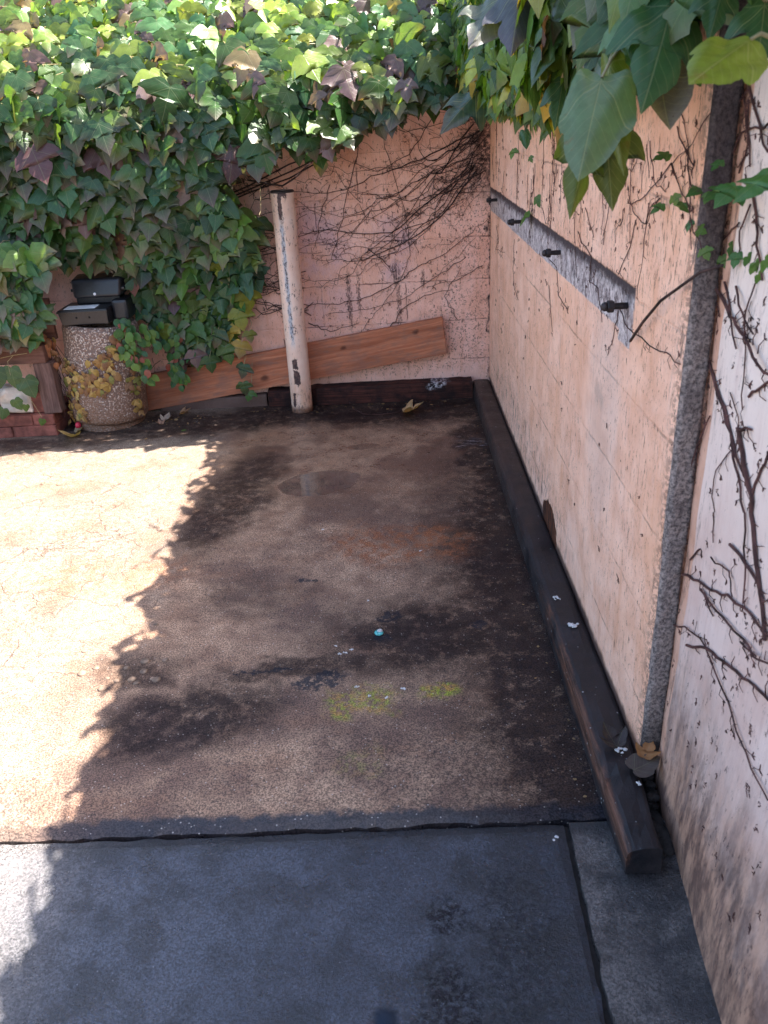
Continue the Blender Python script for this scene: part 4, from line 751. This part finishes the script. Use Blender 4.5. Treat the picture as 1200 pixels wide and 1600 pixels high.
BIGSMALL= [((0.44, 1.404, 1.095), (-0.797, -0.281, -0.535), (-1, -0.52, 0.32), 0.021, (0.055, 0.15, 0.04), (0.055, 0.15, 0.04)), ((0.44, 1.348, 1.112), (0.307, -0.411, -0.858), (-1, -0.46, 0.14), 0.0186, (0.09, 0.19, 0.04), (0.09, 0.19, 0.04)), ((0.44, 1.313, 1.1), (0.985, 0.095, 0.144), (-1, -0.31, 0.26), 0.0214, (0.055, 0.15, 0.04), (0.055, 0.15, 0.04)), ((0.45, 1.291, 1.081), (-0.394, -0.411, -0.822), (-1, -0.2, 0.38), 0.0164, (0.055, 0.15, 0.04), (0.055, 0.15, 0.04)), ((0.45, 1.255, 1.073), (0.899, -0.173, -0.401), (-1, -0.57, 0.48), 0.0142, (0.09, 0.19, 0.04), (0.09, 0.19, 0.04)), ((0.44, 1.388, 1.17), (-0.975, -0.117, -0.19), (-1, -0.46, 0.62), 0.0242, (0.055, 0.15, 0.04), (0.055, 0.15, 0.04)), ((0.47, 1.207, 1.135), (-0.939, -0.17, -0.3), (-1, -0.38, 0.5), 0.0363, (0.055, 0.15, 0.04), (0.055, 0.15, 0.04)), ((0.47, 1.28, 1.134), (-0.932, -0.178, -0.317), (-1, -0.37, 0.45), 0.0367, (0.055, 0.15, 0.04), (0.055, 0.15, 0.04)), ((0.46, 1.159, 1.139), (-0.782, -0.289, -0.552), (-1, -0.88, 0.62), 0.0359, (0.055, 0.15, 0.04), (0.055, 0.15, 0.04)), ((0.44, 1.013, 1.166), (-0.864, -0.238, -0.444), (-1, -0.4, 0.63), 0.049, (0.055, 0.15, 0.04), (0.055, 0.15, 0.04)), ((0.46, 1.291, 1.134), (-0.872, -0.232, -0.432), (-1, -0.26, 0.34), 0.0213, (0.09, 0.19, 0.04), (0.09, 0.19, 0.04)), ((0.46, 1.248, 1.047), (0.271, -0.416, -0.868), (-1, -0.59, 0.66), 0.0178, (0.09, 0.19, 0.04), (0.09, 0.19, 0.04)), ((0.49, 1.274, 1.045), (-0.962, -0.139, -0.234), (-1, -0.83, 0.18), 0.0218, (0.09, 0.19, 0.04), (0.09, 0.19, 0.04)), ((0.49, 1.23, 1.05), (0.965, -0.095, -0.245), (-1, -0.22, 0.36), 0.0188, (0.055, 0.15, 0.04), (0.055, 0.15, 0.04)), ((0.49, 1.254, 1.033), (0.171, -0.428, -0.887), (-1, -0.69, 0.4), 0.0175, (0.09, 0.19, 0.04), (0.09, 0.19, 0.04)), ((0.49, 1.2, 1.046), (-0.36, -0.416, -0.835), (-1, -0.65, 0.45), 0.0206, (0.055, 0.15, 0.04), (0.055, 0.15, 0.04)), ((0.49, 1.164, 1.047), (0.728, -0.286, -0.623), (-1, -0.27, 0.51), 0.0178, (0.055, 0.15, 0.04), (0.055, 0.15, 0.04)), ((0.49, 1.137, 1.043), (0.614, -0.333, -0.715), (-1, -0.3, 0.69), 0.0207, (0.09, 0.19, 0.04), (0.09, 0.19, 0.04)), ((0.48, 1.086, 1.055), (0.822, -0.233, -0.52), (-1, -0.79, 0.62), 0.0186, (0.09, 0.19, 0.04), (0.09, 0.19, 0.04)), ((0.49, 1.122, 1.03), (0.822, -0.233, -0.52), (-1, -0.27, 0.44), 0.0161, (0.09, 0.19, 0.04), (0.09, 0.19, 0.04)), ((0.46, 1.248, 1.124), (-0.569, -0.372, -0.733), (-1, -0.75, 0.6), 0.0172, (0.09, 0.19, 0.04), (0.09, 0.19, 0.04)), ((0.44, 2.588, 1.001), (0.271, -0.416, -0.868), (-1, -0.7, 0.14), 0.0324, (0.055, 0.15, 0.04), (0.055, 0.15, 0.04)), ((0.435, 2.741, 0.943), (-0.569, -0.372, -0.733), (-1, -0.21, 0.15), 0.0458, (0.09, 0.19, 0.04), (0.09, 0.19, 0.04)), ((0.42, 2.942, 1.12), (-0.36, -0.416, -0.835), (-1, -0.61, 0.19), 0.032, (0.09, 0.19, 0.04), (0.09, 0.19, 0.04)), ((0.43, 2.661, 1.109), (0.271, -0.416, -0.868), (-1, -0.36, 0.62), 0.0181, (0.055, 0.15, 0.04), (0.055, 0.15, 0.04)), ((0.46, 1.226, 1.167), (-0.739, -0.31, -0.598), (-1, -0.47, 0.13), 0.0175, (0.055, 0.15, 0.04), (0.055, 0.15, 0.04))]
for_r = random.Random(21)
dv = thing('bare_vine', (.49, 1.1, 0), 'leafless brown vine stems climbing over the whitewashed wall', 'vine')
b = MB()
for r, pts in PALE:
    q = []
    for a, c in zip(pts, pts[1:]): q += wander(a, c, 0, 3, for_r, .006, 0)[:-1]
    q.append(pts[-1]); lay(b, q, r*.00098+.0003, r*.0007+.0003, pal, for_r, 1.5, .001)
for i in range(90):      # dead holdfast tufts
    u, v = for_r.uniform(.75, 1.27), for_r.uniform(.15, 1.2)
    if v > .15+ (1.27-u)*1.9+.55: continue
    for q in range(for_r.randint(3, 6)):
        an = for_r.gauss(-1.5, 1.1); l2 = for_r.uniform(.002, .008); du, dw = for_r.gauss(0,.002), for_r.gauss(0,.004); b.tube([pal(u+du, v+dw, .0008), pal(u+du+math.cos(an)*l2, v+dw+math.sin(an)*l2, .0012)], .0008, .0004, 4)
b.build('stems', M['vinered'], dv)
rv = thing('bare_vine', (.45, 1.9, 1.2), 'thin leafless runners hanging over the upper peach right wall', 'vine')
b = MB()
for r, pts in BLK:
    q = []
    for a, c in zip(pts, pts[1:]): q += wander(a, c, 0, 3, for_r, .008, 0)[:-1]
    q.append(pts[-1]); lay(b, q, r*.0007+.0002, r*.0005+.0002, blk, for_r, 1.3, .001)
for i in range(28):
    u, v = for_r.uniform(1.36, 3.75), for_r.uniform(1.02, 1.25); ln = for_r.uniform(.05, .22)
    lay(b, wander((u, v), (u+for_r.gauss(0, .04), v-ln), 0, 6, for_r, .03, 0), .0009, .0005, blk, for_r, 1.2, .001)
for i in range(150):
    u, v = for_r.uniform(1.36, 3.7), for_r.uniform(.25, 1.15)
    if for_r.random() > .25 + (v-.3)*.9: continue
    for q in range(for_r.randint(3, 6)):
        an = for_r.gauss(-1.5, .9); l2 = for_r.uniform(.004, .012); b.tube([blk(u, v, .001), blk(u+math.cos(an)*l2*1.3, v+math.sin(an)*l2, .0015)], .0009, .0006, 4)
b.build('stems', M['vinered'], rv)
st = MB(); st.tube([(X0-.012, 1.513, .843), (X0-.02, 1.42, .90), (X0-.022, 1.33, .955), (X0-.0, 1.228, 1.017), (X0+.02, 1.20, 1.03)], .0028, .0022, 7)
tag(st.build('twig', M['vine'], smooth=True), 'straight dark twig slanting off the broken wall end', 'twig')

# --- ivy along the top of the right wall, hanging over towards the court
ri = thing('climbing_ivy', (.45, 2.4, HW), 'green ivy with very large leaves hanging over the right wall top', 'ivy')
LV = random.Random(31); fb = MB(); stalks = MB()
LOW = [(-2.5,1.42),(.9,1.40),(1.02,1.36),(1.135,1.325),(1.35,1.27),(1.6,1.235),(1.81,1.19),(2.1,1.185),(2.55,1.20),(3.2,1.22),(3.85,1.25)]
def low(y):
    for (a, za), (c, zc) in zip(LOW, LOW[1:]):
        if y <= c: return za+(zc-za)*(y-a)/(c-a)
    return LOW[-1][1]
pts = []; tries = 0
while len(pts) < 4200 and tries < 90000:
    tries += 1; y = LV.uniform(-2.2, 3.85)
    if y < .75 and LV.random() < .45: continue
    side = LV.random()
    if side < .60:
        z = low(y) + .03 + abs(LV.gauss(0, .26)); x = .415 - LV.uniform(0, .13)*min(1, (z-low(y))/.15+.25)
        if z > HW+.04: continue
        if .55 < y < 1.65: x = max(x, .36 + (.03 if y < 1.1 else 0)); 
    else: x = LV.uniform(.32 if y > 2.2 else .37, .78); z = LV.uniform(HW-.02, HW+(.10 if y > 2.2 else .075))
    if y < 1.3 and x < .40: continue
    if any((x-a)**2+(y-c)**2+(z-d)**2 < .034**2 for a, c, d in pts[-700:]): continue
    pts.append((x, y, z))
for i in range(260): pts.append((LV.uniform(.22, .75), LV.uniform(3.60, 4.0), LV.uniform(HW, HW+.45)))  # clump out of view above the corner, raised to keep sun off the post
for i in range(60): yy = LV.uniform(1.9, 3.6); pts.append((LV.uniform(.27, .42), yy, HW+LV.uniform(.05, .14)))
for x, y, z in pts:
    near = 1.0 if y < 1.9 else .8
    size = LV.uniform(.055, .112)*near; tip = Vector((LV.uniform(-.7, .1), LV.gauss(0, .4), -1)); nrm = Vector((-1, LV.gauss(-.2, .5), LV.uniform(.0, .7)))
    c, tc = leafcol(LV, .22, .10); kk = 1.45 if y > 1.7 else 1.0; c = (c[0]*1.35*kk, c[1]*1.2*kk, c[2]*.9*kk)
    add_leaf(fb, Vector((x, y, z+size*.45)), tip, nrm, size, c, tc, LV.choice((HALF, TRIP, WIDE)), LV.uniform(.0, .4), LV.uniform(.1, .6), LV, .8, LV.uniform(.8, 1.05))
    if LV.random() < .5: stalks.tube([Vector((x, y, z+size*.45)), Vector((x+.03, y, z+size*.45+.015)), Vector((x+.09, y+LV.gauss(0,.03), z+size*.3+.03))], .0012, .0016, 4, False)
# small leaves creeping down the wall face
SMALL = BIGSMALL
for (p, tip, nrm, size, col, tc) in SMALL: add_leaf(fb, Vector(p), tip, nrm, size, col, tc, HALF, .2, .25, LV)
fb.build('foliage', M['leaf'], ri, smooth=True)
stalks.build('leaf_stalks', M['stalk'], ri)
# the large near leaves, each with its own stalk
for (p, tip, nrm, size, wd, col, tc, shp, fold, curl, stk) in BIG:
    bl = MB(); bst = MB()
    add_leaf(bl, Vector(p), tip, nrm, size, col, tc, refine({'H': HALF, 'B': BROAD, 'O': OVAL}[shp]), fold, curl, LV, .9, wd*.68, 5, LV.uniform(.035, .065))
    lf = bl.build('large_leaf', M['bigleaf'], ri, smooth=True)
    a = Vector(p); bst.tube([a, a+Vector(stk)*.35+Vector((0,0,.006)), a+Vector(stk)], .0020, .0026, 8, False); bst.build('stalk', M['stalk'], lf, smooth=True)
bs_ = MB()
for i in range(22):
    y = LV.uniform(.6, 3.7); bs_.tube([(.44, y, HW-.15), (.40, y+LV.gauss(0,.1), HW-.05), (.34, y+LV.gauss(0,.2), HW-.12), (.33, y+LV.gauss(0,.25), low(y)+.06)], .004, .002, 6)
for dy in (0, .012, .03): bs_.tube([(.44, 1.50+dy, 1.24), (.42, 1.42+dy, 1.285), (.41, 1.33+dy, 1.33)], .0032, .003, 6)
bs_.build('stems', M['stalk'], ri)

# ------------------------------------------------------------------ creepers by the bin
LV = random.Random(41)
cp = thing('creeper', (-1.13, 3.62, 0), 'fresh green small leaved creeper hanging beside the concrete bin', 'creeper')
fb = MB(); sb = MB()
for (xa, za, xb, zb, yy, n) in ((-1.18,.50,-1.14,.26,3.56,38), (-1.16,.47,-1.12,.20,3.60,30), (-1.02,.44,-1.03,.16,3.72,30), (-1.0,.40,-.99,.14,3.73,20), (-1.10,.46,-1.09,.36,3.64,14)):
    sb.tube([(xa+(xb-xa)*i/8+LV.gauss(0,.006), yy+LV.gauss(0,.004), za+(zb-za)*i/8) for i in range(9)], .0016, .0010, 5)
    for i in range(n):
        t_ = LV.random(); s_ = LV.uniform(.024, .044); c = LV.choice([(.04,.14,.035), (.07,.19,.03), (.03,.11,.04), (.12,.22,.03)])
        if LV.random() < .08: c = (.30,.07,.045)
        add_leaf(fb, Vector((xa+(xb-xa)*t_+LV.gauss(0,.018), yy-LV.uniform(0,.03), za+(zb-za)*t_+LV.gauss(0,.01))), (LV.gauss(0,.6), -.2, -1), (LV.gauss(0,.4), -1, LV.uniform(.1,.9)), s_, c, c, OVAL, .2, .3, LV, 0)
fb.build('foliage', M['leaf'], cp, smooth=True); sb.build('stems', M['stalk'], cp)
wv = thing('withered_vine', (BC[0], BC[1]-.17, 0), 'withered yellow brown vine clinging to the concrete bin', 'vine')
fb = MB(); sb = MB()
def onbin(a, z, o=.004):
    r = .176-.012*z/.48+o; return Vector((BC[0]+z*.0875+r*math.sin(a), BC[1]-r*math.cos(a), z))
RUN = [[(.9,.44),(.55,.40),(.35,.36),(.1,.30),(-.25,.27),(-.6,.30),(-.95,.33)],[(.45,.38),(.4,.30),(.25,.24),(.1,.20)],[(-.9,.34),(-.7,.24),(-.55,.16),(-.4,.08)],[(1.0,.36),(.95,.25),(1.0,.15),(1.1,.08)],[(-.5,.28),(-.2,.22),(.15,.26),(.5,.3)],[(-1.1,.26),(-1.0,.15),(-.95,.06)]]
for P in RUN:
    sb.tube([onbin(a, z, .003) for a, z in P], .0016, .001, 5)
    for (a, za), (c, zc) in zip(P, P[1:]):
        for i in range(8):
            t_ = LV.random(); s_ = LV.uniform(.022, .042); col = LV.choice([(.42,.27,.07), (.36,.20,.06), (.30,.16,.06), (.48,.33,.12), (.24,.12,.06), (.22,.22,.06)])
            A = a+(c-a)*t_+LV.gauss(0,.08); p_ = onbin(A, za+(zc-za)*t_+LV.gauss(0,.016), .008+LV.uniform(0,.012))
            add_leaf(fb, p_, (LV.gauss(0,.6), -.15, -1), (math.sin(A)+LV.gauss(0,.4), -math.cos(A), LV.uniform(-.1,.6)), s_, col, tuple(q*.7 for q in col), LV.choice((OVAL, HALF)), .35, .7, LV)
for i in range(26):       # dry thatch left of the bin
    p_ = Vector((-1.60+LV.uniform(0,.10), 3.60+LV.uniform(-.03,.03), .42)); sb.tube([p_, p_+Vector((LV.gauss(.01,.03), LV.gauss(0,.02), -.16)), p_+Vector((LV.gauss(.05,.04), LV.gauss(0,.03), -.36))], .0011, .0008, 4, False)
for i in range(40):
    col = LV.choice([(.36,.13,.05), (.40,.24,.07), (.25,.12,.06)]); p_ = Vector((-1.575+LV.uniform(0,.07), 3.58+LV.uniform(-.03,.03), LV.uniform(.28, .47)))
    add_leaf(fb, p_, (LV.gauss(0,.6), -.2, -1), (LV.gauss(0,.6), -1, .2), LV.uniform(.02,.04), col, tuple(q*.6 for q in col), OVAL, .4, .8, LV)
fb.build('dead_leaves', M['dry'], wv, smooth=True); sb.build('stems', M['vinered'], wv)
li = thing('ivy_shoot', (-1.72, 3.5, .10), 'green ivy shoot with broad leaves in front of the pale stone', 'ivy')
fb = MB(); sb = MB()
for (x, z, s_, c) in ((-1.68,.30,.085,(.06,.12,.035)),(-1.63,.25,.085,(.05,.11,.04)),(-1.75,.30,.08,(.045,.10,.035)),(-1.70,.17,.05,(.07,.13,.03)),(-1.655,.15,.03,(.08,.15,.03)),(-1.76,.13,.05,(.06,.12,.04)),(-1.60,.08,.03,(.09,.17,.03)),(-1.80,.20,.05,(.07,.13,.03)),(-1.56,.50,.06,(.35,.36,.05)),(-1.55,.44,.045,(.10,.19,.05)),(-1.64,.53,.09,(.06,.12,.04)),(-1.72,.52,.10,(.05,.11,.03)),(-1.79,.54,.09,(.08,.13,.04))):
    add_leaf(fb, Vector((x, 3.49, z+s_*.4)), (LV.gauss(0,.3), -.15, -1), (LV.gauss(0,.3), -1, .35), s_, c, c, BROAD, .2, .3, LV, 0)
sb.tube([(-1.85,3.505,.375),(-1.74,3.50,.372),(-1.66,3.50,.385),(-1.60,3.505,.39)], .0016, .0012, 5); sb.tube([(-1.66,3.50,.385),(-1.69,3.495,.36),(-1.69,3.49,.30)], .0015, .0012, 5)
sb.tube([(-1.66,3.495,.30),(-1.63,3.49,.19),(-1.60,3.495,.10)], .0012, .0009, 5)
fb.build('foliage', M['leaf'], li, smooth=True); sb.build('stems', M['stalk'], li)

# ------------------------------------------------------------------ fallen leaves and small litter
def fallen(x, y, z, size, rot, col, label, group='dry leaves fallen on the pavement', shp=HALF, curl=-.9, fold=-.5, lift=.012, name='fallen_leaf'):
    b = MB(); r = Vector((math.cos(rot), math.sin(rot), .05)); add_leaf(b, Vector((x, y, z+lift)), r, (0,0,1), size, col, tuple(q*.75 for q in col), shp, fold, curl, LV, 1, 1, 2)
    o = b.build(name, M['dry'], smooth=True); zs = [v.co.z for v in o.data.vertices]; o.data.transform(Matrix.Translation((0, 0, z+.001-min(zs)))); 
    return tag(o, label, 'leaf', group)
fallen(.03, 3.60, 0, .085, -.1, (.52,.31,.15), 'curled tan leaf lying on the dark wet pavement before the back timber')
fallen(-1.475, 3.50, 0, .075, -1.7, (.50,.36,.16), 'yellow tan leaf lying before the left foot of the concrete bin')
fallen(-1.485, 3.545, 0, .04, .6, (.48,.36,.22), 'small pale leaf under the red scrap beside the bin')
fallen(-1.04, 3.735, 0, .050, .1, (.42,.24,.14), 'brown leaf beneath the left end of the leaning board')
fallen(-1.10, 3.65, 0, .045, 1.2, (.45,.34,.27), 'pale curled leaf between the bin and the leaning board')
fallen(-1.10, 3.60, 0, .03, 2.2, (.40,.22,.15), 'tiny brown leaf in front of the pale curled one')
fallen(.425, 1.21, .076, .055, .35, (.10,.07,.06), 'crumpled brown leaf on the tarred timber below the broken wall end', 'dry leaves on the tarred timber', BROAD, -.25, -.12, .006)
fallen(.452, 1.235, .082, .035, .9, (.40,.17,.06), 'small orange leaf stuck between timber and broken wall end', 'dry leaves on the tarred timber')
fallen(.412, 1.275, .076, .045, 2.0, (.05,.035,.035), 'blackened leaf beside a white dropping on the tarred timber', 'dry leaves on the tarred timber')
fallen(-.985, 3.50, 0, .022, .3, (.10,.20,.04), 'small green leaflet on the damp pavement right of the bin', shp=OVAL, curl=.1, fold=.1, lift=.002)
rb = MB(); rb.lathe([(.004,.0),(.011,.003),(.013,.012),(.010,.022),(.004,.026)], (-1.47, 3.555, .022), 12)
tag(rb.build('plastic_scrap', M['pink'], smooth=True, jit=.003), 'bright red plastic scrap at the left foot of the bin', 'litter')
b = MB(); b.tube([(-.005+.0, 3.585, .008), (-.08, 3.58, .004), (-.16, 3.60, .003), (-.21, 3.66, .012), (-.225, 3.70, .03)], .0013, .001, 5)
tag(b.build('dry_stalk', M['vinered']), 'thin curved dry stalk on the wet pavement beside the tan leaf', 'stalk')
tc_ = thing('bottle_cap', (-.078, 1.823, 0), 'tiny turquoise and white cap on the brown pavement', 'cap')
b = MB(); b.lathe([(.0115,.001),(.0125,.003),(.011,.0065),(.008,.008)], (-.078, 1.823, 0), 20); b.build('rim', M['teal'], tc_)
b = MB(); b.lathe([(.0075,.0078),(.0065,.0095),(.003,.010)], (-.075, 1.825, 0), 16); b.build('top', M['white'], tc_, smooth=True)
def dropping(x, y, z, r, label, group):
    b = MB(); q = random.Random(int(x*1e4+y*1e3))
    for i in range(9):
        a = q.uniform(0, 6.28); d = q.uniform(0, r*1.2); rr = r*q.uniform(.15, .6); b.lathe([(rr, -.001), (rr*1.02, rr*.2), (rr*.6, rr*.42), (rr*.1, rr*.48)], (x+math.cos(a)*d*1.3, y+math.sin(a)*d, z), 9)
    return tag(b.build('white_dropping', M['white'], smooth=True, jit=r*.4), label, 'dropping', group)
dropping(.398, 1.845, .0745, .008, 'white dropping farthest along the tarred timber', 'white droppings on the tarred timber')
dropping(.417, 1.722, .0735, .010, 'largest white dropping on the tarred timber', 'white droppings on the tarred timber')
dropping(.414, 1.265, .0745, .008, 'white dropping beside the blackened leaf on the timber', 'white droppings on the tarred timber')
dropping(.428, 1.178, .0735, .004, 'tiny white dropping on the timber near its front end', 'white droppings on the tarred timber')
dropping(.258, 1.128, -.010, .008, 'white dropping on the blue grey pavement near the corner joint', 'white droppings on the pavement')
for (x, y, r) in ((-.164,1.743,.006),(-.15,1.755,.005),(-.19,1.775,.004),(-.18,1.74,.005),(-.13,1.60,.005),(-.02,1.585,.006),(-.06,1.555,.005),(-.10,1.565,.004),(-.11,1.99,.004),(-.27,2.45,.004),(.05,2.27,.005)):
    dropping(x, y, .0005, r*.8, 'small white crumb scattered on the brown pavement', 'white crumbs on the brown pavement')
PR = random.Random(8)
for i in range(16):
    x, y, r = PR.gauss(-.73, .075), PR.gauss(1.70, .085), PR.uniform(.006, .013); b = MB()
    b.lathe([(r*.9,-.002),(r,r*.12),(r*.75,r*.34),(r*.25,r*.44)], (x, y, 0), 12)
    tag(b.build('pebble', M['pebble'], smooth=True, jit=.0015), 'rounded tan pebble set in the worn pavement at the shadow edge', 'pebble', 'pebbles set in the worn pavement')
# debris behind the near end of the timber
b = MB(); PR = random.Random(9)
for i in range(160):
    x, y = PR.uniform(.435, .495), PR.uniform(1.08, 1.315); x = min(x, pale_x(y, .05)-.012) ; r = PR.uniform(.003, .011); b.lathe([(r,-.004),(r*1.05,r*.2),(r*.6,r*.45),(r*.1,r*.5)], (x, y, PR.uniform(.0, .04) if y > 1.18 else -.004), 7)
tag(b.build('debris', M['soil'], jit=.004), kind='stuff')
# dirt and leaf crumbs gathered along the wall feet
b = MB(); PR = random.Random(14); DC = [(.20,.12,.06), (.10,.06,.035), (.30,.19,.09), (.05,.03,.022)]
for i in range(330):
    k = PR.random()
    if k < .45: x, y = PR.uniform(-1.60, -.85), 3.72-abs(PR.gauss(0, .10))
    elif k < .7: x, y = PR.uniform(-.85, .34), 3.74-abs(PR.gauss(0, .05))
    else: x, y = .352-abs(PR.gauss(0, .022)), PR.uniform(1.2, 3.6)
    if (x-BC[0])**2+(y-BC[1])**2 < .175**2: continue
    an = PR.uniform(0, 6.28); col = PR.choice(DC); add_leaf(b, Vector((x, y, .004)), (math.cos(an), math.sin(an), .1), (PR.gauss(0,.3), PR.gauss(0,.3), 1), PR.uniform(.005, .018) if k < .7 else PR.uniform(.003, .008), col, col, OVAL, .2, .3, PR, 0, PR.uniform(.3, 1))
tag(b.build('leaf_litter', M['dry']), kind='stuff')
# tip of a metal lance poking up into view at the bottom edge
tp = thing('metal_lance', (-.02, .08, .95), 'dark metal tube tip poking up at the bottom edge of the view', 'tube')
b = MB(); b.tube([(-.0125,.1625,.9955), (-.0128,.157,.988), (-.017,.02,.82), (-.02,-.25,.55)], .0036, .0060, 18); b.build('tube', M['tube'], tp, smooth=True)
b = MB(); b.tube([(-.0168,.161,.992), (-.0173,.154,.984), (-.0225,.02,.82), (-.0275,-.25,.55)], .0016, .0040, 14); b.build('side_pipe', M['copper'], tp, smooth=True)
